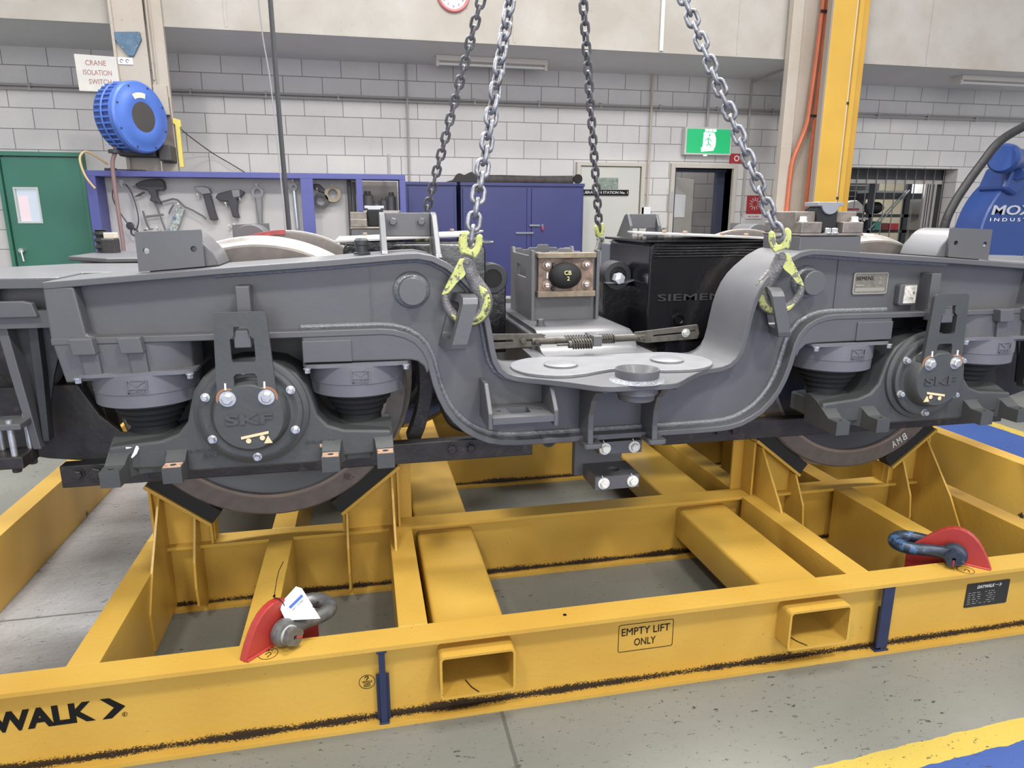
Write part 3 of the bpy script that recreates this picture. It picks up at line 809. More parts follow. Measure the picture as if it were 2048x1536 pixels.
for (sx, sy) in ((1, 1), (-1, -1)):
    with SX(sx, sy):
        for x, lab in ((-0.872, 0), (-0.684, 1)):
            m = MB(); zb = 1.492 if not lab else 1.478
            m.prism([(0.50, zb), (0.525, zb + 0.012), (0.655, 1.625), (0.70, 1.635), (0.755, 1.560), (0.755, zb)], 'yz', x - 0.010, x + 0.010)
            pr_ = m.out('damper_bracket_cheek', G_FRAME, bogie, bevel=0.003)
        m = MB(); m.box(-0.862, -0.694, 0.700, 0.716, 1.545, 1.632); cp = m.out('damper_bracket_crosspiece', G_FRAME, bogie, bevel=0.003)
        for x in (-0.832, -0.728):
            m = MB(); m.hexbolt((x, 0.700, 1.600), (0, -1, 0), 0.015, 0.016); m.out('bolt', G_FRAME, cp)
        m = MB(); m.lathe((-0.950, 0.60, 1.488), (0, 0, 1), [(0.0, 0), (0.030, 0), (0.030, 0.006), (0.022, 0.008), (0.022, 0.03), (0.025, 0.033), (0.025, 0.048), (0.018, 0.056), (0, 0.056)], 24); m.out('drain_plug', G_DARK, bogie, smooth=True)
for (sx, sy) in ((-1, 1), (1, -1)):
    with SX(sx, sy):
        # side bearer with rubber block between clamp blocks
        PLACE[:] = [1.0, (0.043 * sx, 0, 0)]
        m = MB(); m.prism([(-1.045, 1.47), (-0.772, 1.49), (-0.772, 1.545), (-1.045, 1.545)], 'xz', 0.50, 0.76); bb = m.out('side_bearer_base', G_FRAME, bogie, bevel=0.004)
        m = MB(); m.box(-1.050, -0.770, 0.495, 0.765, 1.546, 1.556)
        for x0, x1 in ((-1.048, -0.955), (-0.862, -0.772)):
            for (ya, yb, z1) in ((0.498, 0.545, 1.600), (0.545, 0.70, 1.640), (0.70, 0.76, 1.600)): m.box(x0, x1, ya, yb, 1.556, z1)
        cb_ = m.out('clamp_blocks', HAZE_M, bb, bevel=0.004)
        m = MB(); m.box(-0.950, -0.858, 0.530, 0.620, 1.558, 1.655); m.out('rubber_block', RUBBER, bb, bevel=0.006)
        o_ = [(-0.965, 1.676), (-0.852, 1.676), (-0.852, 1.660)] + arc(-0.9085, 1.668, 0.040, -10, -170, 10) + [(-0.965, 1.660)]
        m = MB(); m.prism(o_, 'xz', 0.522, 0.612); m.out('bearing_cap', mat('polished_cap', (0.34, 0.35, 0.37), 0.3, metal=0.5), bb, bevel=0.002, smooth=True)
        for x in (-1.02, -0.925, -0.895, -0.79):
            m = MB(); z = 1.600 if x in (-1.02, -0.79) else 1.556
            m.hexbolt((x, 0.520 if z > 1.58 else 0.508, z), (0, 0, 1), 0.013, 0.018); m.out('bolt', WHITE_B if z > 1.58 else ZINC, bb)
PLACE[:] = [None, None]
# maker's plate and small label, only on the near right arm
m = MB(); m.prism(rrect(1.001, 1.160, 1.312, 1.398, 0.008), 'xz', 0.514, 0.5205); npl = m.out('maker_plate', mat('worn_brass_plate', (0.22, 0.20, 0.165), 0.4, metal=0.4, noise=0.2, nscale=60), bogie, bevel=0.001, plain=True)
npl['label'] = 'worn brass-coloured maker plate'
PLW = mat('plate_raised_print', (0.36, 0.34, 0.29), 0.4, metal=0.4)
m = MB(); m.holed(rrect(1.0, 1.161, 1.311, 1.399, 0.009), [rrect(1.005, 1.156, 1.316, 1.394, 0.007)], 'xz', 0.512, 0.5145); m.out('plate_rim', PLW, npl, plain=True)
text('SIEMENS', (1.012, 0.5138, 1.368), FX, FZ, 0.015, 0.080, INK, npl)
text('2', (1.118, 0.5138, 1.352), FX, FZ, 0.026, 0.014, PLW, npl)
m = MB(); m.box(1.012, 1.15, 0.513, 0.514, 1.322, 1.337); m.box(1.012, 1.05, 0.513, 0.514, 1.345, 1.350); m.out('plate_print', PLW, npl, plain=True)
m = MB(); m.prism(rrect(1.206, 1.292, 1.262, 1.352, 0.012), 'xz', 0.490, 0.522); bx = m.out('earth_boss', G_FRAME, bogie, bevel=0.006, plain=True)
m = MB(); m.box(1.226, 1.284, 0.4885, 0.4905, 1.272, 1.345); lb = m.out('label_sticker', mat('torn_paper_label', (0.55, 0.53, 0.47), 0.7, noise=0.3, nscale=60, spots=[((0.16, 0.12, 0.09), 50, 0.52, 0.1)]), bx, plain=True)
# ------------------------------------------------------------------ wheelsets
AXX, AXZ, WR = 1.341, 0.970, 0.545


def wheelset(sx):
    with SX(sx, 1):
        ax = MB(); ax.lathe((-AXX, 0.50, AXZ), (0, 1, 0), [(0, 0), (0.075, 0), (0.075, 0.20), (0.095, 0.22), (0.095, 0.50), (0.085, 0.55), (0.085, 1.41), (0.095, 1.46), (0.095, 1.70), (0.075, 1.72), (0.075, 1.91), (0, 1.91)], 32)
        axle = ax.out('axle', G_DARK, bogie, smooth=True)
        for sy in (1, -1):
            with SX(sx, sy):
                # tyre: rim face, tread and flange
                m = MB(); m.lathe((-AXX, 0.82, AXZ), (0, 1, 0), [(0.455, 0.006), (0.460, 0.0), (0.538, 0.0), (0.545, 0.006), (0.549, 0.085), (0.556, 0.098), (0.572, 0.108), (0.575, 0.118), (0.570, 0.130), (0.560, 0.136), (0.465, 0.138), (0.455, 0.130)], 96, close=True)
                ty = m.out('wheel_tyre', WHEEL, axle, smooth=True)
                m = MB(); m.lathe((-AXX, 0.82, AXZ), (0, 1, 0), [(0.5455, 0.006), (0.5495, 0.084), (0.5565, 0.0975), (0.5722, 0.1075), (0.5753, 0.118), (0.5708, 0.130)], 96); m.out('running_tread', TREAD, ty, smooth=True)
                m = MB(); m.lathe((-AXX, 0.82, AXZ), (0, 1, 0), [(0, -0.03), (0.10, -0.03), (0.125, -0.02), (0.14, 0.02), (0.22, 0.045), (0.34, 0.050), (0.400, 0.036), (0.435, 0.018), (0.456, 0.014), (0.456, 0.12), (0.43, 0.115), (0.38, 0.085), (0.2, 0.08), (0.12, 0.12), (0, 0.12)], 72)
                m.out('wheel_disc', WHEEL_WEB, axle, smooth=True)
                m = MB(); m.lathe((-AXX, 0.82, AXZ), (0, 1, 0), [(0.458, 0.0), (0.458, -0.0015), (0.470, -0.0015), (0.472, 0.0)], 96); m.out('rim_edge_ring', TYRE_FACE, ty, smooth=True)
    return axle


axL = wheelset(1); axR = wheelset(-1)
# red paint on the flange of the far left wheel
m = MB()
for a0 in range(92, 118, 2):
    pass
cs = [Vector((-AXX + 0.5772 * math.cos(R_(a)), 0, AXZ + 0.5772 * math.sin(R_(a)))) for a in range(90, 122, 2)]
Rr = []
for a in range(90, 124, 2):
    ca, sa = math.cos(R_(a)), math.sin(R_(a))
    Rr.append([m.v((-AXX + r * ca, y, AXZ + r * sa)) for r, y in ((0.552, 1.9495), (0.5755, 1.9515), (0.5765, 1.960), (0.5735, 1.985), (0.556, 2.000), (0.5505, 2.03), (0.5475, 2.085))])
for a, b in zip(Rr, Rr[1:]):
    for k in range(6): m.f((a[k], a[k + 1], b[k + 1], b[k]))
m.out('red_paint_patch', REDP, axL, plain=True, smooth=True)
# chalk letters on the near right tyre (written upside down along the rim)
for ch, ang in (('B', -54.5), ('M', -58.2), ('A', -61.8)):
    ca, sa = math.cos(R_(ang)), math.sin(R_(ang)); rad = Vector((ca, 0, sa)); tan = Vector((-sa, 0, ca))
    text(ch, Vector((AXX, 0.8195, AXZ)) + rad * 0.522 - tan * -0.012, -tan, -rad, 0.036, 0.022, WHITE_M, axR, depth=0.0008, name='chalk_letter')

# ------------------------------------------------------------------ axle boxes, springs, straps
for sx in (1, -1):
    for sy in (1, -1):
        with SX(sx, sy):
            c = -AXX
            half = [(0.262, 0.766), (0.30, 0.785), (0.465, 0.790), (0.465, 0.872), (0.30, 0.885), (0.245, 0.905), (0.212, 0.945), (0.198, 1.000), (0.182, 1.050), (0.150, 1.095), (0.105, 1.125), (0.05, 1.138)]
            poly = [(c + u, z) for u, z in half] + [(c - u, z) for u, z in half[::-1]]
            m = MB(); m.prism(poly, 'xz', 0.450, 0.675); box = m.out('axle_box', G_BOX, bogie, bevel=0.010, seg=3, smooth=True)
            for s in (-1, 1):
                u0, u1 = sorted((c + s * 0.222, c + s * 0.468)); w = 0.068
                prof = [(0.56, 0.892), (0.522, 0.886), (0.480, 0.868), (0.405, 0.823), (0.350, 0.820)]
                m = MB()
                plan = [(u0, 0.56), (u1, 0.56), (u1, 0.350), (u1 - w, 0.350), (u1 - w - 0.008, 0.405), (u1 - w - 0.035, 0.440), (u0 + w + 0.035, 0.440), (u0 + w + 0.008, 0.405), (u0 + w, 0.350), (u0, 0.350)]
                # saddle foot: a sloping slab with an arched notch between its two prongs
                def topz(y):
                    for (ya, za), (yb, zb) in zip(prof, prof[1:6]):
                        if yb <= y <= ya: return za + (zb - za) * (ya - y) / (ya - yb)
                    return prof[4][1]
                W_ = u1 - u0; w = 0.060
                notch = [(0, 0.350), (w, 0.350), (w + 0.0015, 0.402), (w + 0.004, 0.440), (w + 0.022, 0.468), (W_ / 2, 0.474), (W_ - w - 0.022, 0.468), (W_ - w - 0.004, 0.440), (W_ - w - 0.0015, 0.402), (W_ - w, 0.350), (W_, 0.350)]
                m = MB(); G = []; NS = 9
                for du, yf in notch:
                    st = [0.56 + (yf - 0.56) * k / NS for k in range(NS + 1)]
                    if yf < 0.36: st = [0.56, 0.54, 0.522, 0.50, 0.48, 0.46, 0.44, 0.422, 0.405, 0.350]
                    G.append([(m.v((u0 + du, y, topz(y))), m.v((u0 + du, y, 0.766))) for y in st])
                for A_, B_ in zip(G, G[1:]):
                    for k in range(NS):
                        m.f((A_[k][0], A_[k + 1][0], B_[k + 1][0], B_[k][0])); m.f((A_[k][1], B_[k][1], B_[k + 1][1], A_[k + 1][1]))
                    m.f((A_[NS][0], A_[NS][1], B_[NS][1], B_[NS][0])); m.f((A_[0][0], B_[0][0], B_[0][1], A_[0][1]))
                for A_ in (G[0], G[-1]):
                    for k in range(NS): m.f((A_[k][0], A_[k][1], A_[k + 1][1], A_[k + 1][0]))
                f1 = f2 = m.out('saddle_foot', G_BOX, box, bevel=0.002)
                for ft, x0 in ((f1, u0), (f2, u1 - w)):
                    inner_leg = abs(x0 + w / 2 - c) < 0.3
                    bare = (s > 0) or (inner_leg)
                    m = MB(); m.holed([(x0 + 0.003, 0.353), (x0 + w - 0.003, 0.353), (x0 + w - 0.003, 0.402), (x0 + 0.003, 0.402)], [arc(x0 + w / 2, 0.377, 0.011, 0, 330, 11)], 'xy', 0.8205, 0.8225)
                    m.out('pad_face', COPPER if (bare and sx > 0) else G_BOX, ft)
                    m = MB(); m.cyl((x0 + w / 2, 0.377, 0.8206), (x0 + w / 2, 0.377, 0.8215), 0.011, 14); m.out('bolt_hole', INK, ft)
            # bearing cover
            m = MB(); m.lathe((c, 0.452, 0.972), (0, -1, 0), [(0.188, 0), (0.186, 0.012), (0.176, 0.018), (0.168, 0.019), (0.166, 0.036), (0.158, 0.040), (0.150, 0.041), (0.140, 0.036), (0.128, 0.038), (0.120, 0.052), (0.116, 0.082), (0.108, 0.090), (0.0, 0.092)], 56)
            cov = m.out('bearing_cover', G_BOX, box, smooth=True)
            for a in (30, -25, -87, -148, 155, 95):
                m = MB(); m.hexbolt((c + 0.153 * math.cos(R_(a)), 0.414, 0.972 + 0.153 * math.sin(R_(a))), (0, -1, 0), 0.0115, 0.020); m.out('bolt', ZINC, cov)
            for s in (-1, 1):
                m = MB(); m.lathe((c + s * 0.0605, 0.42, 1.040), (0, -1, 0), [(0.036, 0), (0.034, 0.040), (0, 0.040)], 28); m.out('strap_boss', G_BOX, cov, smooth=True)
            # H-shaped strap
            w1, w2 = 0.081, 0.092
            outer = arc(c + w1 - 0.015, 1.307, 0.015, 0, 90, 4) + arc(c - w1 + 0.015, 1.307, 0.015, 90, 180, 4) + [(c - w2, 1.055)] + arc(c - 0.0605, 1.040, 0.0325, 170, 370, 10) + [(c - 0.036, 1.062), (c - 0.036, 1.112), (c - 0.028, 1.121), (c + 0.028, 1.121), (c + 0.036, 1.112), (c + 0.036, 1.062)] + arc(c + 0.0605, 1.040, 0.0325, 170, 370, 10) + [(c + w2, 1.055)]
            hole = [(c - 0.033, 1.160), (c + 0.033, 1.160), (c + 0.037, 1.167), (c + 0.037, 1.235), (c + 0.024, 1.246), (c + 0.022, 1.276), (c - 0.022, 1.276), (c - 0.024, 1.246), (c - 0.037, 1.235), (c - 0.037, 1.167)]
            m = MB(); m.holed(outer, [hole], 'xz', 0.364, 0.379); st = m.out('safety_strap', G_BOX, bogie, bevel=0.0025)
            for s in (-1, 1):
                m = MB(); m.lathe((c + s * 0.0605, 0.364, 1.040), (0, -1, 0), [(0, 0), (0.026, 0), (0.026, 0.004), (0, 0.004)], 28); wa = m.out('washer', ZINC, st, smooth=True)
                m = MB(); m.lathe((c + s * 0.0605, 0.3635, 1.040), (0, -1, 0), [(0.028, 0), (0.036, 0), (0.036, 0.0008), (0.028, 0.0008)], 28, close=True); m.out('rust_ring', mat('rust_halo', (0.30, 0.15, 0.08), 0.7), wa, smooth=True)
                m = MB(); m.hexbolt((c + s * 0.0605, 0.360, 1.040), (0, -1, 0), 0.0175, 0.018, washer=False); m.out('bolt', ZINC, st)
                m = MB(); m.tube([(c + s * 0.0605 - 0.004, 0.3625, 1.070), (c + s * 0.0605 - 0.003, 0.3625, 1.092)], 0.0035, 6); m.out('paint_witness_mark', WHITE_M, st)
            # primary springs: grey cap over stepped black rubber cone
            for s in (-1, 1):
                x = c + s * 0.356
                m = MB(); m.lathe((x, 0.600, 0), (0, 0, 1), [(0, 1.112), (0.172, 1.112), (0.172, 1.050), (0.1695, 1.048), (0.168, 1.006), (0.150, 0.998), (0.0, 1.003)], 48); cp = m.out('spring_cap', G_CAP, bogie, smooth=True)
                m = MB(); m.holed(rrect(x - 0.185, x + 0.185, 0.437, 0.765, 0.06, 6), [], 'xy', 1.112, 1.122); m.out('spring_top_plate', G_CAP, cp, bevel=0.002)
                m = MB(); m.lathe((x, 0.600, 0), (0, 0, 1), [(0, 1.008), (0.130, 1.008), (0.128, 0.990), (0.112, 0.984), (0.117, 0.978), (0.115, 0.966), (0.097, 0.960), (0.102, 0.954), (0.100, 0.943), (0.083, 0.937), (0.088, 0.931), (0.086, 0.919), (0.072, 0.912), (0.076, 0.900), (0.078, 0.885), (0, 0.885)], 40)
                m.out('rubber_spring', RUBBER, cp, smooth=True)
                for k in (-1, 1):
                    m = MB(); m.hexbolt((x + k * 0.168, 0.452, 1.112), (0, 0, -1), 0.010, 0.016); m.out('bolt', ZINC, cp)

# raised writing on the near side covers and caps
for sx in (1, -1):
    c = -AXX * sx
    text('SKF', (c - 0.075, 0.3605, 0.951), FX, FZ, 0.036, 0.150, G_BOX, bogie, depth=0.005, bold=0.03, name='raised_lettering')
    # cream jacking symbol: a sloping bar on two dots and a triangle, mirrored on the right
    f = 1 if sx > 0 else -1
    o = Vector((c + f * 0.012, 0.3585, 0.896))
    m = MB()
    m.prism([(o.x + f * a, o.z + b) for a, b in ((-0.042, 0.004), (0.046, 0.019), (0.046, 0.028), (-0.042, 0.013))], 'xz', o.y - 0.001, o.y + 0.0015)
    m.out('jacking_mark_bar', CREAM_M, bogie, plain=True)
    for a, b in ((-0.019, -0.0025), (0.025, 0.0055)):
        m = MB(); m.cyl((o.x + f * a, o.y - 0.001, o.z + b), (o.x + f * a, o.y + 0.0015, o.z + b), 0.0085, 18); m.out('jacking_mark_dot', CREAM_M, bogie, plain=True)
    m = MB(); m.prism([(o.x + f * a, o.z + b) for a, b in ((0.043, 0.012), (0.056, -0.014), (0.029, -0.014))], 'xz', o.y - 0.001, o.y + 0.0015); m.out('jacking_mark_triangle', CREAM_M, bogie, plain=True)
    for s in (-1, 1):
        x = c + s * 0.356 + 0.010
        text('MACKAY', (x - 0.031, 0.4275, 1.056), FX, FZ, 0.011, 0.066, G_CAP, bogie, depth=0.0025, bold=0.02, name='raised_lettering')
        m = MB(); m.holed([(x - 0.031, 1.071), (x + 0.031, 1.071), (x + 0.031, 1.101), (x - 0.031, 1.101)], [[(x - 0.028, 1.074), (x + 0.028, 1.074), (x + 0.028, 1.099), (x - 0.028, 1.099)]], 'xz', 0.4250, 0.4295)
        lg = m.out('raised_logo', G_CAP, bogie, plain=True)
        m = MB(); m.prism([(x - 0.028, 1.100), (x - 0.022, 1.100), (x, 1.085), (x + 0.022, 1.100), (x + 0.028, 1.100), (x, 1.079)], 'xz', 0.4252, 0.4295); m.out('raised_logo', G_CAP, lg, plain=True)
for x, s_, w_ in ((-1.565, '22-1003-127', 0.09), (-1.515, 'SKF', 0.055), (-1.175, 'OUB-L02-1347', 0.10)):
    z = {'22-1003-127': 0.836, 'SKF': 0.812, 'OUB-L02-1347': 0.842}[s_]
    text(s_, (x, 0.4485, z), FX, FZ, 0.010 if s_ != 'SKF' else 0.018, w_, G_BOX, bogie, depth=0.002, name='raised_lettering')
m = MB(); m.box(-1.128, -1.094, 0.447, 0.4505, 0.826, 0.838); m.out('small_tag', COPPER, bogie, plain=True)
# white T painted on the left saddle
m = MB(); m.tube([(-1.752, 0.452, 0.866), (-1.73, 0.453, 0.867), (-1.700, 0.454, 0.869)], [0.004, 0.003, 0.004], 6); m.tube([(-1.716, 0.460, 0.872), (-1.722, 0.436, 0.850), (-1.730, 0.424, 0.840)], [0.007, 0.006, 0.003], 6)
m.out('painted_letter_T', WHITE_M, bogie, plain=True)

# ------------------------------------------------------------------ guard bars running low along each side
for sy in (1, -1):
    with SX(1, sy):
        for s in (-1, 1):
            a, b = sorted((s * 0.292, s * 2.065))
            m = MB(); m.box(a, b, 0.700, 0.760, 0.648, 0.733); gb = m.out('guard_bar', G_GRIME, bogie, bevel=0.004)
            for x, r in ((0.63, 0.020), (0.552, 0.017), (2.005, 0.017), (1.945, 0.024)):
                m = MB(); m.hexbolt((s * x, 0.700, 0.700), (0, -1, 0), r, 0.016); m.out('bolt', G_GRIME, gb)
        # end brackets, guard plates, clamp rods at both ends
        for s in (-1, 1):
            o_ = [(2.115, 1.30), (1.935, 1.30), (1.945, 1.235), (1.975, 1.18), (2.01, 1.08), (2.035, 0.98), (2.045, 0.86), (2.095, 0.86), (2.105, 1.0), (2.115, 1.2)]
            m = MB(); m.prism([(s * x, z) for x, z in o_], 'xz', 0.640, 0.655); gp = m.out('end_bracket', G_DARK, bogie, bevel=0.003)
            m = MB(); m.prism([(s * x, z) for x, z in [(2.135, 1.30), (2.105, 1.30), (2.085, 1.1), (2.060, 0.84), (2.085, 0.84), (2.115, 1.1)]], 'xz', 0.58, 0.655); m.out('bracket_flange', G_FRAME, gp, bevel=0.003)
            m = MB(); m.prism([(s * x, z) for x, z in [(2.05, 1.26), (2.02, 1.26), (2.025, 1.1), (2.04, 0.86), (2.06, 0.86)]], 'xz', 0.60, 0.645); m.out('bracket_flange', G_DARK, gp, bevel=0.003)
            m = MB(); m.box(min(s * 2.22, s * 2.075), max(s * 2.22, s * 2.075), 0.50, 0.62, 0.935, 0.955); cl = m.out('clamp_plate', G_FRAME, bogie, bevel=0.003)
            m = MB(); m.box(min(s * 2.23, s * 2.085), max(s * 2.23, s * 2.085), 0.50, 0.62, 0.800, 0.842); m.out('clamp_block', G_GRIME, cl, bevel=0.004)
            for x, y in ((2.19, 0.52), (2.115, 0.52), (2.185, 0.60), (2.10, 0.60)):
                m = MB(); m.cyl((s * x, y, 0.785), (s * x, y, 0.965), 0.0095, 14); m.out('clamp_rod', ZINC, cl, smooth=True)
                m = MB(); m.hexbolt((s * x, y, 0.800), (0, 0, -1), 0.015, 0.018, washer=False); m.out('nut', G_GRIME, cl)
            m = MB(); m.prism([(s * 2.45, 1.02), (s * 1.99, 1.02), (s * 1.93, 0.90), (s * 1.775, 0.735), (s * 1.775, 0.66), (s * 1.95, 0.72), (s * 2.12, 0.745), (s * 2.45, 0.83)], 'xz', 0.765, 0.785); m.out('wheel_guard', G_GRIME, bogie, bevel=0.003)
            m = MB(); m.lathe((s * 2.17, 0.86, 1.10), (0, 1, 0), [(0, 0), (0.12, 0), (0.12, 0.2), (0.09, 0.24), (0, 0.24)], 32); bc = m.out('brake_cylinder', G_GRIME, bogie, smooth=True)
            m = MB(); m.box(min(s * 2.45, s * 1.93), max(s * 2.45, s * 1.93), 0.95, 1.20, 0.80, 1.36); m.out('cylinder_bracket', G_GRIME, bc, bevel=0.01)
            # brake shoe hugging the outer side of the wheel, with its hanger
            po = [(s * (AXX + 0.60 * math.cos(R_(t))), AXZ + 0.60 * math.sin(R_(t))) for t in range(-26, 30, 6)]
            pi = [(s * (AXX + 0.655 * math.cos(R_(t))), AXZ + 0.655 * math.sin(R_(t))) for t in range(28, -27, -6)]
            m = MB(); m.prism(po + pi, 'xz', 0.84, 0.93); bs_ = m.out('brake_shoe', G_GRIME, bogie, bevel=0.003)
            m = MB(); m.prism([(s * 2.02, 1.28), (s * 1.96, 1.28), (s * 1.985, 1.0), (s * 1.90, 0.76), (s * 1.96, 0.74), (s * 2.04, 1.0)], 'xz', 0.800, 0.835); m.out('brake_hanger', G_GRIME, bs_, bevel=0.004)
            m = MB(); m.hexbolt((s * 1.985, 0.800, 1.16), (0, -1, 0), 0.03, 0.03); m.hexbolt((s * 2.0, 0.800, 1.07), (0, -1, 0), 0.028, 0.03)
            m.out('hanger_pins', G_GRIME, bs_)
            # inner brake shoe
            po = [(s * (AXX - 0.60 * math.cos(R_(t))), AXZ + 0.60 * math.sin(R_(t))) for t in range(-26, 14, 6)]
            pi = [(s * (AXX - 0.655 * math.cos(R_(t))), AXZ + 0.655 * math.sin(R_(t))) for t in range(10, -27, -6)]
            m = MB(); m.prism(po + pi, 'xz', 0.84, 0.93); m.out('brake_shoe', G_GRIME, bogie, bevel=0.003)

# headstock at each end of the frame (near side)
for sy in (1, -1):
    with SX(1, sy):
        for s in (-1, 1):
            yf = 1.30 if (s * sy) else 1.30
            pl_ = [(s * 1.92, 0.565), (s * 2.36, 0.565), (s * 2.36, 1.05), (s * 2.12, 1.28), (s * 1.62, 1.24), (s * 1.62, 0.77), (s * 1.92, 0.77)]
            m = MB(); m.prism(pl_, 'xy', 1.405, 1.425); hd = m.out('headstock_deck', G_FRAME, bogie, bevel=0.004)
            m = MB(); m.box(min(s * 2.35, s * 1.93), max(s * 2.35, s * 1.93), 0.632, 0.652, 1.30, 1.404); m.out('headstock_web', G_FRAME, hd, bevel=0.003)
            m = MB(); o_ = [(s * 1.925, 1.420), (s * 2.36, 1.420), (s * 2.36, 1.262), (s * 1.925, 1.262)]
            hole = [(s * x, z) for x, z in rrect(1.945, 2.115, 1.318, 1.392, 0.022)]
            m.holed(o_, [hole, [(s * x, z) for x, z in rrect(2.15, 2.34, 1.318, 1.392, 0.022)]], 'xz', 0.560, 0.600)
            m.out('headstock_face', G_FRAME, hd, bevel=0.004)
            m = MB(); m.prism([(s * x, z) for x, z in [(2.115, 1.30), (1.99, 1.30), (2.0, 1.345), (2.03, 1.352), (2.10, 1.352)]], 'xz', 0.540, 0.565); m.out('headstock_lug', G_FRAME, hd, bevel=0.003)
            # sandbox pipe / bump stack
for (sx, sy) in ((1, -1), (-1, 1), (1, 1)):
    with SX(sx, sy):
        zt = 1.36 if sy < 0 else 1.425
        x0, y0 = (-2.315, 0.70) if sy < 0 else (-2.10, 0.72)
        if (sx, sy) == (1, 1): x0, y0 = -2.33, 0.90
        if sy < 0:
            m = MB(); m.box(x0 - 0.09, x0 + 0.055, y0 - 0.06, y0 + 0.08, 1.28, 1.405); bb = m.out('buffer_box', mat('maroon_brown_steel', (0.075, 0.055, 0.058), 0.5, noise=0.2), bogie, bevel=0.004)
            m = MB(); m.lathe((x0 - 0.035, y0 - 0.06, 1.335), (0, -1, 0), [(0, 0), (0.030, 0), (0.030, 0.012), (0, 0.012)], 24); m.out('round_boss', bb.data.materials[0], bb, smooth=True)
            m = MB(); m.box(x0 + 0.02, x0 + 0.09, y0 + 0.0, y0 + 0.09, 1.36, 1.50); m.out('side_block', G_GRIME, bb, bevel=0.008)
            m = MB(); m.box(x0 + 0.03, x0 + 0.085, y0, y0 + 0.06, 1.50, 1.53); m.out('pale_cap', mat('pale_wood', (0.55, 0.50, 0.40), 0.7), bb, bevel=0.003)
            par = bb; zb = 1.405
        else: par = bogie; zb = 1.425
        prof = [(0, 0)]
        for k in range(4): prof += [(0.026, k * 0.035), (0.036, k * 0.035 + 0.010), (0.036, k * 0.035 + 0.018), (0.024, k * 0.035 + 0.030)]
        prof += [(0.034, 0.14), (0, 0.142)]
        m = MB(); m.lathe((x0, y0, zb), (0, 0, 1), prof, 12); m.out('buffer_stack', G_CAP if sy > 0 else G_DARK, par, smooth=True)

# ------------------------------------------------------------------ transom, central tower, bump stop
m = MB(); m.box(-0.235, 0.235, 0.96, 1.95, 0.83, 1.110); tr = m.out('transom', G_FRAME, bogie, bevel=0.01)
o_ = [(0.80, 1.0455), (0.86, 1.050), (0.90, 1.066), (0.93, 1.095), (0.955, 1.120), (0.99, 1.131)]
m = MB(); pts = [(y, z) for y, z in o_] + [(2.91 - y, z) for y, z in o_[::-1]]
Rw = []
for y, z in pts: Rw.append([m.v((-0.215, y, z)), m.v((0.195, y, z)), m.v((0.235, y, z - 0.012)), m.v((0.252, y, z - 0.05)), m.v((-0.215, y, z - 0.05))])
for a, b in zip(Rw, Rw[1:]):
    for k in range(5): m.f((a[k], a[(k + 1) % 5], b[(k + 1) % 5], b[k]))
m.f(Rw[0]); m.f(Rw[-1][::-1]); m.out('transom_top_plate', G_FRAME, tr, bevel=0.002, smooth=True, plain=True)
m = MB(); m.hexbolt((-0.165, 1.08, 1.13), (0, 0, 1), 0.018, 0.03); m.out('bolt', G_FRAME, tr)
tw = MB()
topn = [(-0.155, 1.440), (-0.155, 1.455), (-0.120, 1.455), (-0.110, 1.447), (-0.085, 1.447), (-0.075, 1.457), (-0.035, 1.457), (-0.027, 1.472), (0.027, 1.472), (0.035, 1.457), (0.075, 1.457), (0.085, 1.447), (0.110, 1.447), (0.120, 1.455), (0.152, 1.455)]
tw.prism([(-0.155, 1.125)] + topn + [(0.152, 1.125)], 'xz', 1.262, 1.274); tower = tw.out('bump_stop_tower', G_FRAME, bogie, bevel=0.002, plain=True)
m = MB(); m.prism([(-0.155, 1.125)] + topn + [(0.152, 1.125)], 'xz', 1.680, 1.692); m.out('tower_back_plate', G_FRAME, tower, bevel=0.002, plain=True)
for x in (-0.170, 0.152):
    sidep = [(1.238, 1.125), (1.238, 1.462), (1.285, 1.462), (1.300, 1.435), (1.655, 1.435), (1.670, 1.462), (1.715, 1.462), (1.715, 1.125)]
    m = MB(); m.holed(sidep, [[(1.36, 1.325), (1.56, 1.325), (1.56, 1.385), (1.36, 1.385)]], 'yz', x, x + 0.014); m.out('tower_side_plate', G_FRAME, tower, bevel=0.002, plain=True)
m = MB(); m.box(-0.138, 0.134, 1.236, 1.262, 1.268, 1.436); bp_ = m.out('bump_stop_plate', mat('mottled_rusty_plate', (0.20, 0.14, 0.11), 0.6, metal=0.1, noise=0.45, nscale=22, spots=[((0.34, 0.24, 0.18), 18, 0.56, 0.08)]), tower, bevel=0.001, plain=True)
for z0, z1 in ((1.428, 1.452), (1.245, 1.272)):
    m = MB(); m.box(-0.145, 0.140, 1.212, 1.262, z0, z1); m.out('bump_stop_ledge', mat('bronze_edge', (0.23, 0.185, 0.13), 0.5, metal=0.3, noise=0.2, nscale=30), bp_, bevel=0.002, plain=True)
m = MB(); m.lathe((-0.010, 1.238, 1.345), (0, -1, 0), [(0.072, -0.0), (0.080, 0.012), (0.078, 0.026), (0.062, 0.046), (0.035, 0.056), (0, 0.059)], 40)
for v in m.bm.verts: v.co.z = 1.345 + (v.co.z - 1.345) * 0.78
rb = m.out('rubber_bump_stop', RUBBER, bp_, smooth=True, plain=True)
YP = mat('yellow_chalk_writing', (0.62, 0.60, 0.28), 0.7)
text('CB', (-0.028, 1.1782, 1.352), FX, FZ, 0.020, 0.034, YP, rb, depth=0.004, bold=0.01)
text('2', (-0.014, 1.1782, 1.326), FX, FZ, 0.019, 0.012, YP, rb, depth=0.004, bold=0.01)
text('1', (-0.098, 1.2355, 1.332), FX, FZ, 0.028, 0.008, WHITE_M, bp_, depth=0.001, bold=0.02)
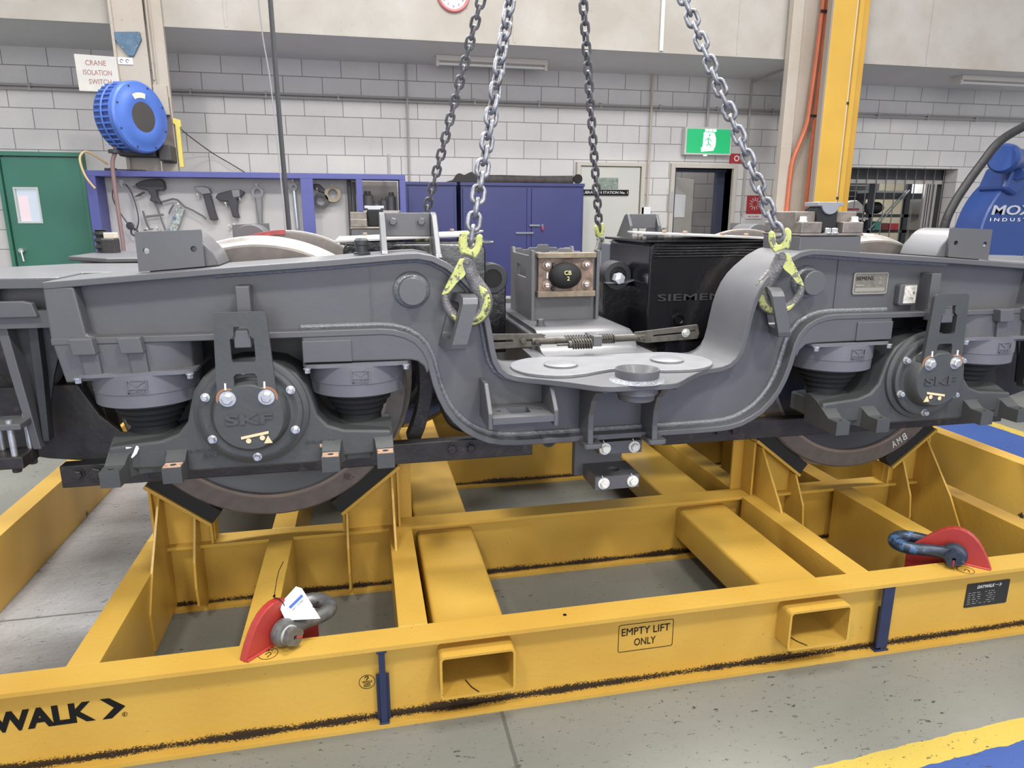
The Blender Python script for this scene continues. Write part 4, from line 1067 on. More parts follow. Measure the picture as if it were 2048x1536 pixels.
for x in (-0.098, 0.097):
    for z in (1.396, 1.302):
        m = MB(); m.cyl((x, 1.236, z), (x, 1.230, z), 0.0225, 20); wa = m.out('washer', RUST, bp_, plain=True)
        m = MB(); m.hexbolt((x, 1.230, z), (0, -1, 0), 0.0135, 0.016, washer=False); m.out('bolt', ZINC, bp_, plain=True)
        m = MB(); m.tube([(x - 0.012 * (z < 1.35), 1.2125, z), (x + 0.004 + 0.008 * (z < 1.35), 1.2125, z - 0.012 * (z > 1.35))], 0.0018, 6); m.out('red_witness_mark', REDP, bp_, plain=True)
for x in (-0.066,):
    for z in (1.395, 1.31, 1.285):
        m = MB(); m.hexbolt((x, 1.236, z), (0, -1, 0), 0.009, 0.014); m.out('bolt', G_DARK, bp_, plain=True)

# ------------------------------------------------------------------ traction motors (point-symmetric pair)
for (sx, sy, lab) in ((-1, 1, 'r'), (1, -1, 'l')):
    with SX(sx, sy):
        x0, x1, y0, y1 = -1.03, -0.405, 1.20, 1.76
        m = MB(); m.prism(rrect(x0, x1, 1.02, 1.50, 0.03), 'xz', y0, y1); mo = m.out('traction_motor', BLACK_GLOSS, bogie, bevel=0.008, smooth=True)
        m = MB(); m.lathe((-0.80, 1.22, 0.96), (0, 1, 0), [(0, 0), (0.28, 0), (0.31, 0.03), (0.31, 0.50), (0.28, 0.54), (0, 0.54)], 40); m.out('motor_body', BLACK_GLOSS, mo, smooth=True)
        m = MB()
        for i in range(5): m.tube([(x0 + 0.03, y0 - 0.003, 1.430 + i * 0.013), (x1 - 0.02, y0 - 0.003, 1.430 + i * 0.013)], 0.0045, 8)
        m.out('cooling_ribs', BLACK_GLOSS, mo, smooth=True)
        tl = (lambda p: (p[0], p[1], p[2] + (p[0] + 0.7) * 0.04))
        m = MB(); m.prism([(x0 - 0.03, y0 - 0.04), (x1 + 0.06, y0 - 0.03), (x1 + 0.085, y0 + 0.01), (x1 - 0.10, y1), (x0 - 0.03, y1)], 'xy', 1.522, 1.532, fn=tl); tp_ = m.out('motor_top_plate', mat('pale_primer_plate', (0.42, 0.41, 0.40), 0.4, noise=0.08, nscale=10), mo, bevel=0.002)
        m = MB(); m.box(x0 - 0.01, x1 + 0.04, y0 - 0.02, y1 - 0.02, 1.498, 1.510); m.out('motor_lid_rim', BLACK_GLOSS, mo, bevel=0.002)
        for x in (-0.93, -0.80, -0.60, -0.49):
            m = MB(); m.hexbolt(tl((x, y0 + 0.04, 1.532)), (0, 0, 1), 0.012, 0.016, washer=False); m.out('bolt', RUST, tp_)
        # gearcase next to the wheel
        m = MB(); m.lathe((-1.05, 1.05, 0.95), (0, 1, 0), [(0, 0), (0.33, 0), (0.34, 0.01), (0.34, 0.05), (0.33, 0.06), (0, 0.06)], 40); m.out('gear_case', G_GRIME, mo, smooth=True)
        # torque arm with round rubber bush by the tower
        m = MB(); m.lathe((-0.330, 1.42, 1.322), (0, 1, 0), [(0.046, 0.0), (0.070, 0.0), (0.074, 0.004), (0.074, 0.10), (0.070, 0.104), (0.046, 0.104)], 40, close=True); bush = m.out('torque_arm_bush', G_DARK, mo, smooth=True)
        m = MB(); m.lathe((-0.330, 1.43, 1.322), (0, 1, 0), [(0, 0.0), (0.020, 0), (0.022, -0.006), (0.044, -0.006), (0.047, 0.0), (0.047, 0.09), (0, 0.09)], 36); m.out('bush_rubber', RUBBER, bush, smooth=True)
        m = MB(); m.prism([(-0.415, 1.28), (-0.350, 1.262), (-0.305, 1.262), (-0.262, 1.29), (-0.262, 0.95), (-0.415, 0.95)], 'xz', 1.435, 1.515); m.out('torque_arm', BLACK_GLOSS, bush, bevel=0.006)
        m = MB(); m.box(-0.365, -0.255, 1.385, 1.42, 1.286, 1.292); m.prism([(-0.415, 1.300), (-0.36, 1.286), (-0.36, 1.292), (-0.415, 1.308)], 'xz', 1.385, 1.42); m.out('bush_saddle', G_CAP, bush, bevel=0.001)
        m = MB(); m.lathe((-0.322, 1.415, 1.312), (0, -1, 0), [(0, 0), (0.028, 0), (0.030, 0.006), (0.028, 0.05), (0.0, 0.052)], 6); m.out('nut', mat('bright_nut', (0.6, 0.62, 0.66), 0.3, metal=0.5), bush)
text('SIEMENS', (0.455, 1.1985, 1.215), FX, FZ, 0.034, 0.40, mat('letters_painted_highlight', (0.05, 0.05, 0.055), 0.2), bogie, depth=0.006, bold=0.01, name='raised_lettering')  # lighter grey stands in for highlights on the edges of black letters
m = MB(); m.lathe((0.575, 1.1995, 1.125), (0, -1, 0), [(0, 0.004), (0.018, 0.004), (0.020, 0.014), (0.028, 0.014), (0.030, 0.0)], 32); m.out('round_plug', BLACK_GLOSS, bogie, smooth=True, plain=True)
# small terminal box with a round cover behind the right bush
m = MB(); m.prism([(0.42, 1.34), (0.60, 1.34), (0.60, 1.47), (0.42, 1.47)], 'xz', 1.80, 1.95); tb = m.out('terminal_box', G_CAP, bogie, bevel=0.008, plain=True)
m = MB(); m.lathe((0.50, 1.80, 1.39), (0, -1, 0), [(0, 0.012), (0.02, 0.012), (0.022, 0.008), (0.04, 0.008), (0.045, 0)], 28); m.out('round_cover', G_CAP, tb, smooth=True, plain=True)

# ------------------------------------------------------------------ brake linkage with springs across the hollow
m = MB(); m.holed([(-0.475, 1.100), (-0.475, 1.150), (-0.235, 1.143), (-0.215, 1.138), (-0.235, 1.122), (-0.235, 1.092), (-0.470, 1.085)], [rrect(-0.455, -0.355, 1.112, 1.124, 0.005), rrect(-0.305, -0.265, 1.112, 1.122, 0.004)], 'xz', 0.795, 0.807)
lk = m.out('slack_adjuster', BROWN_M, bogie, bevel=0.0015, plain=True)
m = MB(); m.holed([(0.185, 1.098), (0.180, 1.136), (0.235, 1.140), (0.470, 1.160), (0.480, 1.120), (0.472, 1.098), (0.235, 1.088)], [[(0.265, 1.112), (0.400, 1.120), (0.400, 1.130), (0.265, 1.122)], [(0.435, 1.128), (0.46, 1.13), (0.46, 1.138), (0.435, 1.136)]], 'xz', 0.795, 0.807)
m.out('slotted_link', BROWN_M, lk, bevel=0.0015, plain=True)
m = MB(); m.cyl((-0.275, 0.800, 1.114), (-0.10, 0.800, 1.112), 0.016, 16); m.cyl((-0.10, 0.800, 1.112), (0.10, 0.800, 1.112), 0.008, 12); m.cyl((0.085, 0.800, 1.112), (0.225, 0.800, 1.114), 0.016, 16); m.out('adjuster_rod', BROWN_M, lk, smooth=True, plain=True)


def coil(x0, x1, y, z, r, n, wr, parent):
    P = []
    for i in range(n * 12 + 1):
        t = i / (n * 12); a = t * n * 2 * math.pi; P.append((x0 + (x1 - x0) * t, y + r * math.cos(a), z + r * math.sin(a)))
    return MB().tube(P, wr, 6).out('coil_spring', BROWN_M, parent, smooth=True, plain=True)


coil(-0.13, -0.02, 0.800, 1.112, 0.019, 9, 0.0032, lk); coil(0.012, 0.09, 0.800, 1.112, 0.019, 7, 0.0032, lk); coil(-0.112, -0.022, 0.765, 1.100, 0.019, 8, 0.0036, lk)
m = MB(); m.cyl((-0.175, 0.765, 1.100), (-0.0, 0.765, 1.100), 0.005, 10); m.cyl((-0.125, 0.765, 1.100), (-0.112, 0.765, 1.100), 0.016, 12); m.out('spring_rod', BROWN_M, lk, smooth=True, plain=True)
m = MB(); m.prism([(-0.022, 0.745), (0.016, 0.745), (0.010, 0.850), (-0.028, 0.850)], 'xy', 1.090, 1.135); m.out('adjuster_nut', G_FRAME, lk, bevel=0.003, plain=True)
for x, z in ((-0.315, 1.118), (0.415, 1.126), (0.22, 1.116), (0.205, 1.114), (-0.255, 1.114)):
    m = MB(); m.hexbolt((x, 0.795, z), (0, -1, 0), 0.012 if x != 0.415 else 0.015, 0.014, washer=True); m.out('bolt', BROWN_M if x != 0.415 else ZINC, lk, plain=True)
m = MB(); m.lathe((-0.465, 0.79, 1.115), (0, -1, 0), [(0, 0), (0.016, 0), (0.016, 0.012), (0, 0.012)], 6); m.out('nut', ZINC, lk, plain=True)

# ------------------------------------------------------------------ drawbar block with four white bolts under the platform
m = MB(); m.box(-0.120, 0.090, 0.66, 0.70, 0.555, 0.80); db = m.out('hanger_plate', G_FRAME, bogie, bevel=0.004, plain=True)
m = MB(); m.holed([(-0.082, 0.500), (0.106, 0.500), (0.106, 0.66), (-0.082, 0.66)], [arc(0.02, 0.575, 0.026, 0, 345, 23)], 'xy', 0.552, 0.608); lb_ = m.out('lower_block', G_FRAME, db, bevel=0.003, plain=True)
m = MB(); m.box(-0.070, 0.110, 0.500, 0.66, 0.700, 0.753); ub = m.out('upper_block', G_FRAME, db, bevel=0.003, plain=True)
for zz_, par in ((0.727, ub), (0.580, lb_)):
    for x in (-0.047, 0.076):
        m = MB(); m.cyl((x, 0.500, zz_), (x, 0.494, zz_), 0.024, 24); wa = m.out('washer', WHITE_B, par, plain=True)
        m = MB(); m.hexbolt((x, 0.494, zz_), (0, -1, 0), 0.0165, 0.018, washer=False); m.out('bolt', WHITE_B, par, plain=True)
        m = MB(); m.tube([(x - 0.002, 0.4935, zz_ + 0.018), (x - 0.010, 0.492, zz_ + 0.036)], 0.0016, 6); m.out('locking_wire', WHITE_B, par, plain=True)
m = MB(); m.lathe((-0.215, 0.74, 0.70), (0, -1, 0), [(0.014, 0.0), (0.030, 0.0), (0.030, 0.02), (0.014, 0.02)], 24, close=True); m.out('eye_lug', G_DARK, bogie, smooth=True, plain=True)
# hoses that hang between motor and wheel behind the left hollow
hose('brake_hose', [(-0.62, 1.05, 1.15), (-0.68, 1.0, 0.98), (-0.80, 0.98, 0.80), (-0.86, 1.0, 0.70)], 0.013, RUBBER, bogie)
hose('brake_hose', [(-0.58, 1.06, 1.0), (-0.64, 1.02, 0.86), (-0.60, 1.0, 0.72), (-0.50, 1.02, 0.66)], 0.011, RUBBER, bogie)
# ================================================================== LIFTING CHAINS WITH SELF-LOCKING HOOKS
def build_hook(parent, origin, yaw, dark=False):
    """hook in its own plane; local a = across (tip at -a), b = up; origin = pivot pin"""
    K = 1 / 3232.0 * 1.04
    ca, sa = math.cos(yaw), math.sin(yaw); o = Vector(origin)
    W = lambda a, b, n=0.0: o + Vector((ca, sa, 0)) * a + Vector((-sa, ca, 0)) * n + Vector((0, 0, b))
    Z = lambda x, y: ((x - 540) * K, -(y - 475) * K)
    nrm = Vector((-sa, ca, 0))
    path = [(540, 475, 78), (565, 560, 82), (605, 650, 78), (660, 745, 84), (712, 830, 92), (732, 920, 95), (712, 1010, 92), (660, 1080, 84), (585, 1118, 74), (500, 1118, 66), (420, 1080, 60), (350, 1010, 54), (312, 940, 50), (298, 870, 44), (308, 825, 36)]
    # smooth it
    P = []
    for i in range(len(path) - 1):
        for k in range(4):
            t = k / 4; a = path[max(i - 1, 0)]; b = path[i]; c = path[i + 1]; d = path[min(i + 2, len(path) - 1)]
            P.append(tuple(0.5 * ((2 * b[j]) + (c[j] - a[j]) * t + (2 * a[j] - 5 * b[j] + 4 * c[j] - d[j]) * t * t + (3 * b[j] - a[j] - 3 * c[j] + d[j]) * t ** 3) for j in range(3)))
    P.append(path[-1])
    m = MB(); m.tube([W(*Z(x, y)) for x, y, r in P], [r * K for x, y, r in P], 14, nrm=nrm, flat=0.0145)
    body = m.out('hook', HOOK_G, parent, smooth=True)
    # lime paint left in the recessed outer panel of the bowl (both faces)
    seg = P[12:44]
    for n_, nm in ((-0.0118, 'f'), (0.0118, 'b')):
        m = MB(); m.tube([W(*Z(x + (x - 520) * 0.075, y + (y - 880) * 0.06), n_) for x, y, r in seg], [max(r * K * 0.50, 0.004) * min(1, (i + 1) / 4, (len(seg) - i) / 4) for i, (x, y, r) in enumerate(seg)], 10, nrm=nrm, flat=0.0042)
        m.out('painted_panel', HOOK_Y, body, smooth=True)
    # latch
    lp = [(560, 440), (600, 500), (560, 560), (505, 640), (430, 700), (365, 780), (330, 815), (262, 832), (285, 780), (350, 660), (420, 540), (470, 450)]
    g = lambda p: W(p[0], p[2], p[1])
    m = MB(); m.prism([Z(x, y) for x, y in lp], 'xz', -0.0105, 0.0105, fn=g)
    m.out('hook_latch', HOOK_Y, body, bevel=0.002)
    # shank cheek over the latch and pivot pin
    ch = arc(540, 475, 70, 150, 30, 6)
    m = MB(); m.lathe(W(0, 0, 0.022), -nrm, [(0, 0), (0.0125, 0), (0.0125, 0.044), (0.0085, 0.045), (0.0075, 0.042), (0, 0.042)], 24); m.out('pivot_pin', HOOK_G, body, smooth=True)
    # clevis with two ears for the chain
    cl = [(470, 290), (478, 190), (515, 150), (550, 158), (562, 200), (556, 300), (585, 350), (615, 352), (640, 310), (655, 215), (690, 182), (728, 205), (722, 300), (690, 380), (640, 450), (600, 420), (540, 400), (490, 400), (478, 350)]
    cl = [(x - 12, y) for x, y in cl]
    m = MB(); m.prism([Z(x, y) for x, y in cl], 'xz', -0.013, 0.013, fn=g); m.out('hook_clevis', HOOK_Y, body, bevel=0.005, smooth=True)
    m = MB(); m.cyl(W(*Z(500, 240)), W(*Z(690, 250)), 0.008, 14); m.out('clevis_pin', HOOK_G, body, smooth=True)
    return body, W(*Z(588, 262))


def link_mesh(pitch, r, w):
    """one chain link along z"""
    P = []; h = pitch / 2 + r; R = w / 2 - r
    L = h - R
    for i in range(10): a = math.pi * i / 9; P.append((R * math.cos(a), 0, (L - r * 0.0) + (R) * math.sin(a) - 0.0))
    for i in range(10): a = math.pi + math.pi * i / 9; P.append((R * math.cos(a), 0, -L + R * math.sin(a)))
    m = MB(); m.tube(P, r, 10, closed=True)
    bmesh.ops.recalc_face_normals(m.bm, faces=m.bm.faces[:])
    me = bpy.data.meshes.new('chain_link'); m.bm.to_mesh(me); m.bm.free()
    for p in me.polygons: p.use_smooth = True
    return me


CL = {}
APEX = Vector((-0.01, YC, 3.78))


def sling(hook_o, yaw, label, material, roll0, roll1, hook_mirror=1, dark=False):
    root = empty('lifting_chain', hook_o, label, 'lifting chain', 'four chain slings of the overhead crane')
    body, top = build_hook(root, hook_o, yaw)
    pitch = 0.0515; rr = 0.0082; ww = 0.0575
    if material.name not in CL: CL[material.name] = link_mesh(pitch, rr, ww); CL[material.name].materials.append(material)
    me = CL[material.name]
    d = (APEX - top); n = int(d.length / pitch); d.normalize()
    z = d; x = Vector((1, 0, 0)); x = (x - z * x.dot(z)).normalized(); y = z.cross(x)
    for i in range(n):
        c = top + d * (pitch * (i + 0.42))
        t = i / n; roll = R_(roll0 + (roll1 - roll0) * min(1, t * 3)) + (math.pi / 2 if i % 2 == 0 else 0) + R_(random.uniform(-5, 5))
        xx = x * math.cos(roll) + y * math.sin(roll); yy = z.cross(xx)
        mm = Matrix((xx, yy, z)).transposed().to_4x4(); mm.translation = c
        o = bpy.data.objects.new('chain_link', me); C.objects.link(o); attach(o, root)
        o.matrix_basis = mm          # the parent inverse cancels the empty, so this is world space
    return root


sling((-0.595, 0.455, 1.468), 0.0, 'worn steel lifting chain on the near left, its lime hook in the near left eye', CHAIN, 0, 42)
# near right hook: tip outwards, turned a little, so build it mirrored by yaw near 180 degrees
sling((0.628, 0.455, 1.475), math.pi - 0.50, 'worn steel lifting chain on the near right, its lime hook in the near right eye', CHAIN, 35, 50)
sling((-0.595, 2.455, 1.468), 0.0, 'thin looking dark chain on the far left, running up past the wall clock', CHAIN_D, 0, 0)
sling((0.590, 2.455, 1.470), math.pi + 0.6, 'dark chain on the far right, hanging in front of the calibration station door', CHAIN_D, 0, 10)
# the text cast round the near left hook
hk = [o for o in bpy.data.objects if o.name.startswith('hook') and o.type == 'MESH' and o.data.materials[0] == HOOK_G and abs(o.parent.location.x + 0.595) < 0.01 and o.parent.location.y < 1][0]
HC = Vector((-0.595 + (540 - 540) / 3108.0, 0.455, 1.468 - (905 - 475) / 3108.0))
s_ = 'GUNNEBO SWEDEN 8'
for i, ch in enumerate(s_):
    if ch == ' ': continue
    a = R_(-88 + i * 6.6); rad = Vector((math.cos(a), 0, math.sin(a))); tan = Vector((-math.sin(a), 0, math.cos(a)))
    cx = HC + rad * (0.0765 if i > 6 else 0.0755) + Vector((0.004, 0, -0.003))
    text(ch, cx - tan * 0.003 + Vector((0, -0.0165, 0)), tan, -rad, 0.0085, 0.0055, INK, hk, depth=0.0008)

# ================================================================== SHACKLES ON THE RED LUGS
def shackle(sx, m_, label):
    f = sx
    a = Vector((f, 1, 0)).normalized(); b = Vector((f, -1, 0)).normalized(); o = Vector((-1.368 * f, 0.016, 0.0))
    if f > 0: b = Vector((1, -1, 0)).normalized()
    W = lambda s, n, z: o + a * s + b * n + Vector((0, 0, z))
    s0, z0 = 0.128, 0.345
    root = empty('bow_shackle', W(s0, 0, z0), label, 'shackle', 'shackles pinned through the red lugs')
    P = [(s0 + 0.010, 0.050, z0), (s0 + 0.04, 0.046, z0 - 0.001), (s0 + 0.08, 0.046, z0 - 0.004), (s0 + 0.13, 0.056, z0 - 0.008), (s0 + 0.170, 0.054, z0 - 0.010), (s0 + 0.198, 0.032, z0 - 0.012), (s0 + 0.206, 0.0, z0 - 0.013)]
    P = P + [(s, -n, z) for s, n, z in P[-2::-1]]
    rr = [0.030, 0.025, 0.023, 0.024, 0.025, 0.026, 0.0265]; rr = rr + rr[-2::-1]
    Q, QR = [], []
    for i in range(len(P) - 1):
        for k in range(5):
            t = k / 5; A, B, D_, E_ = [Vector(P[max(0, min(len(P) - 1, j))]) for j in (i - 1, i, i + 1, i + 2)]
            Q.append(W(*(0.5 * ((2 * B) + (D_ - A) * t + (2 * A - 5 * B + 4 * D_ - E_) * t * t + (3 * B - A - 3 * D_ + E_) * t ** 3)))); QR.append(rr[i] + (rr[i + 1] - rr[i]) * t)
    Q.append(W(*P[-1])); QR.append(rr[-1])
    m = MB(); m.tube(Q, QR, 16); bow = m.out('shackle_bow', m_, root, smooth=True, plain=True)
    for sgn in (1, -1):
        m = MB(); m.lathe(W(s0, sgn * 0.022, z0), b * sgn, [(0, 0), (0.032, 0), (0.043, 0.008), (0.045, 0.024), (0.041, 0.036), (0.030, 0.043), (0, 0.043)], 32); m.out('shackle_ear', m_, bow, smooth=True, plain=True)
    m = MB(); m.lathe(W(s0, -0.075, z0), b, [(0, 0), (0.016, 0), (0.016, 0.14), (0, 0.14)], 24); pin = m.out('shackle_pin', m_, root, smooth=True, plain=True)
    m = MB(); m.lathe(W(s0, 0.062, z0), b, [(0.019, 0), (0.031, 0.0), (0.031, 0.010), (0.019, 0.011)], 28); m.out('pin_collar', mat('pale_collar', (0.42, 0.42, 0.38), 0.5) if f > 0 else m_, pin, smooth=True, plain=True)
    # square pin head with an eye hole and a red witness wire
    hd = MB(); t_ = Vector((0, 0, 1)); c = W(s0, 0.073, z0); u = a
    e = [(-0.029, -0.016), (-0.020, -0.026), (0.020, -0.026), (0.029, -0.016), (0.029, 0.016), (0.020, 0.026), (-0.020, 0.026), (-0.029, 0.016)]
    ra = R_(-28)
    e = [(x * math.cos(ra) - y * math.sin(ra), x * math.sin(ra) + y * math.cos(ra)) for x, y in e]
    hd.holed([(x, y) for x, y in e], [arc(0, 0, 0.007, 0, 330, 11)], 'xz', 0, 0.022, fn=lambda p: c + u * p[0] + t_ * p[2] + b * p[1]); hd.out('pin_head', m_, pin, bevel=0.002, plain=True)
    m = MB(); m.cyl(c + b * 0.004, c + b * 0.005, 0.0072, 12); m.out('head_hole', INK, pin, plain=True)
    m = MB(); m.tube([c + b * 0.0225 + a * 0.004, c + b * 0.0235 + a * 0.014 - t_ * 0.004, c + b * 0.0215 + a * 0.026 - t_ * 0.012] if f > 0 else [c + b * 0.0225 - t_ * 0.002, c + b * 0.0235 - t_ * 0.016, c + b * 0.020 - t_ * 0.030], 0.0026, 6); m.out('red_witness_wire', mat('red_wire', (0.45, 0.03, 0.03), 0.5), pin, plain=True)
    return root


shackle(1, SHK_G, 'grey galvanised bow shackle with a white tag on the left red lug')
shackle(-1, SHK_B, 'worn blue and black bow shackle on the right red lug')

# white folded tag on its zip tie
y_ = 0.085
def tp(u, w, off=0): return None
c1, c2, c3, c4 = Vector((-1.2655, 0.078, 0.418)), Vector((-1.214, 0.155, 0.468)), Vector((-1.146, 0.120, 0.362)), Vector((-1.232, 0.030, 0.372))
tagr = empty('inspection_tag', (-1.21, 0.09, 0.40), 'folded white inspection tag with a blue band tied to the left shackle', 'tag')
m = MB()
c5 = Vector((-1.1897, 0.130, 0.4606)); c6 = Vector((-1.2561, 0.100, 0.4121)); c3 = Vector((-1.1359, 0.090, 0.3705)); c4 = Vector((-1.2423, 0.100, 0.3729))
nn = (c3 - c6).cross(c5 - c6).normalized()
if nn.y > 0: nn = -nn
c4 = c6 + (c4 - c6) - nn * (c4 - c6).dot(nn)
v1 = [c6, c4, c3, c5]
A = [m.v(p) for p in v1]; B = [m.v(p - nn * 0.0008) for p in v1]; m.f(A); m.f(B[::-1])
for i in range(4): m.f((A[i], A[(i + 1) % 4], B[(i + 1) % 4], B[i]))
front = m.out('tag_front', PAPER, tagr, plain=True)
m = MB(); v2 = [c6, c5, c5 + Vector((-0.0205, 0.020, -0.002)), c6 + Vector((0.004, 0.022, 0.014))]
A = [m.v(p) for p in v2]; B = [m.v(p + Vector((0, 0.0012, 0))) for p in v2]; m.f(A); m.f(B[::-1])
for i in range(4): m.f((A[i], A[(i + 1) % 4], B[(i + 1) % 4], B[i]))
m.out('tag_back', PAPER, tagr, plain=True)
ex = (c5 - c6).normalized(); ed = nn.cross(ex).normalized()
if ed.z > 0: ed = -ed
L_ = (c5 - c6).length
m = MB(); q0 = c6 + nn * 0.0006 + ed * 0.012 + ex * 0.022
for (a, b_, c_, d_, mt, nm) in ((0.0, L_ * 0.60, 0.0, 0.009, BLUE_INK, 'blue_band'),):
    V = [q0 + ex * a + ed * c_, q0 + ex * b_ + ed * c_, q0 + ex * b_ + ed * d_, q0 + ex * a + ed * d_]
    A = [m.v(p) for p in V]; B = [m.v(p + nn * 0.0004) for p in V]; m.f(A); m.f(B[::-1])
    for i in range(4): m.f((A[i], A[(i + 1) % 4], B[(i + 1) % 4], B[i]))
m.out('blue_band', BLUE_INK, front, plain=True)
text('INFT 7359662', q0 + ed * 0.019 + ex * 0.002, ex, -ed, 0.0055, 0.045, INK, front, depth=0.0004)
m = MB()
q1 = q0 + ed * 0.052 + ex * 0.050
V = [q1, q1 + ex * 0.024, q1 + ex * 0.024 + ed * 0.006, q1 + ed * 0.006]; A = [m.v(p) for p in V]; B = [m.v(p + nn * 0.0004) for p in V]; m.f(A); m.f(B[::-1])
for i in range(4): m.f((A[i], A[(i + 1) % 4], B[(i + 1) % 4], B[i]))
m.out('black_print', INK, front, plain=True)
m = MB(); m.tube([(-1.243, 0.098, 0.424), (-1.247, 0.100, 0.436), (-1.262, 0.112, 0.4445), (-1.275, 0.120, 0.4450), (-1.275, 0.124, 0.447)], 0.0016, 6)
m.tube([(-1.275, 0.124, 0.447), (-1.264, 0.13, 0.500), (-1.2548, 0.13, 0.5316), (-1.239, 0.13, 0.561)], 0.0012, 6)
m.tube([(-1.277, 0.124, 0.445), (-1.273, 0.124, 0.451)], 0.0035, 8); m.out('zip_tie', INK, tagr, plain=True)

# ================================================================== THE ROOM
XF[:] = [1, 1]
BLK = wall_mat('painted_block_wall', (0.60, 0.585, 0.585), (0.68, 0.66, 0.645), dirty=0.5)
UPW = wall_mat('painted_render', (0.41, 0.375, 0.325), (0.52, 0.495, 0.455), blocks=False, dirty=0.5)
SOF = wall_mat('grey_soffit', (0.66, 0.65, 0.66), (0.72, 0.71, 0.72), blocks=False, dirty=0.2)
CRM = wall_mat('cream_column_paint', (0.46, 0.40, 0.33), (0.53, 0.48, 0.42), blocks=False, dirty=0.5)


def solid(name, x0, x1, y0, y1, z0, z1, m_, parent=None, bevel=0, kind=True):
    o = MB().box(x0, x1, y0, y1, z0, z1).out(name, m_, parent, bevel=bevel, plain=True)
    if kind and parent is None: struct(o)
    return o


fl = solid('floor', -9, 11, -6, 9, -0.1, 0.0, floor_mat())
# back wall with three openings (doorway, store window); green and white doors sit on it
D0, D1, DZ = 2.715, 3.470, 2.170
W0, W1, WZ0, WZ1 = 4.40, 6.69, 0.80, 2.215
m = MB()
m.box(-9, D0, 6.0, 6.2, 0, 3.18); m.box(D1, W0, 6.0, 6.2, 0, 3.18); m.box(W1, 11, 6.0, 6.2, 0, 3.18)
m.box(D0, D1, 6.0, 6.2, DZ, 3.18); m.box(W0, W1, 6.0, 6.2, WZ1, 3.18); m.box(W0, W1, 6.0, 6.2, 0, WZ0)
struct(m.out('wall_back', BLK, plain=True))
m = MB(); m.holed([(-9, 3.18), (11, 3.18), (11, 5.4), (-9, 5.4)], [], 'xz', 4.95, 5.1)
struct(m.out('wall_upper', UPW, plain=True))
solid('ceiling', -9, 11, 4.952, 6.2, 3.175, 3.25, SOF)
m = MB(); m.box(-9, 11, 4.935, 4.952, 3.175, 3.195); struct(m.out('trim_1', UPW, plain=True))
for i, x in enumerate((-2.0, 0.55, 2.85, 5.08)):
    solid('trim_%d' % (i + 2), x - 0.012, x + 0.012, 4.944, 4.951, 3.20, 5.4, UPW)
# dim rooms beyond the openings
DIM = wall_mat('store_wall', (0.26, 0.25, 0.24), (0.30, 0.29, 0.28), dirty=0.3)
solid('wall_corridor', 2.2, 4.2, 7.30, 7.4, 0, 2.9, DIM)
STW = mat('store_cream_wall', (0.50, 0.45, 0.33), 0.7, noise=0.05)
solid('wall_store', 4.2, 9.2, 9.0, 9.1, 0, 3.0, STW)
fl2 = None

# ---- cream steel columns standing in front of the wall
tc_ = empty('steel_column', (-2.72, 4.90, 0), 'cream painted steel column on the left carrying the blue hose reel', 'column')
m = MB(); m.box(-2.885, -2.875 + 0.012, 4.82, 5.02, 0, 5.4); m.box(-2.870, -2.630, 4.845, 4.860, 0, 5.4); m.out('column_web', CRM, tc_, plain=True)
m = MB(); m.box(-2.630, -2.500, 4.90, 4.95, 0, 5.4); m.out('column_flange', CRM, tc_, bevel=0.002, plain=True)
m = MB(); m.tube([(-2.612, 4.885, 2.74), (-2.612, 4.885, 5.3)], 0.008, 8); m.tube([(-2.585, 4.885, 2.70), (-2.592, 4.885, 5.3)], 0.006, 8); m.out('thin_conduit', CRM, tc_, smooth=True, plain=True)
m = MB(); m.box(-2.625, -2.515, 4.862, 4.90, 2.46, 2.70); bxp = m.out('terminal_cover', CRM, tc_, bevel=0.004, plain=True)
m = MB(); m.prism([(-2.630, 2.62), (-2.605, 2.60), (-2.60, 2.54), (-2.57, 2.52), (-2.545, 2.60), (-2.510, 2.61), (-2.505, 2.06), (-2.62, 2.06), (-2.615, 2.3)], 'xz', 4.8985, 4.9005)
m.out('peeled_paint_patch', mat('brown_grey_primer', (0.20, 0.165, 0.15), 0.7, noise=0.2, nscale=10), tc_, plain=True)
tb_ = MB(); tb_.prism([(-2.862, 3.09), (-2.668, 3.10), (-2.660, 3.04), (-2.735, 2.91), (-2.775, 2.91), (-2.862, 3.03)], 'xz', 4.815, 4.845)
o = tb_.out('blue_bracket', mat('faded_blue_paint', (0.10, 0.18, 0.27), 0.6, noise=0.25, nscale=14, spots=[((0.30, 0.33, 0.34), 30, 0.6, 0.06)]), plain=True, bevel=0.004)
tag(o, 'faded blue triangular steel bracket bolted high on the left cream column', 'bracket')
m = MB(); m.box(-2.87, -2.75, 4.835, 4.845, 2.845, 2.90); o = m.out('small_label_plate', PAPER, plain=True, bevel=0.001)
tag(o, 'small white plate with two hooks below the blue bracket', 'label plate')
for x in (-2.835, -2.79):
    m = MB(); m.tube([(x + 0.012 * math.cos(t), 4.832, 2.872 + 0.012 * math.sin(t)) for t in [i * math.pi / 5 for i in range(9)]], 0.002, 5); m.out('hook_mark', G_GRIME, o, plain=True)

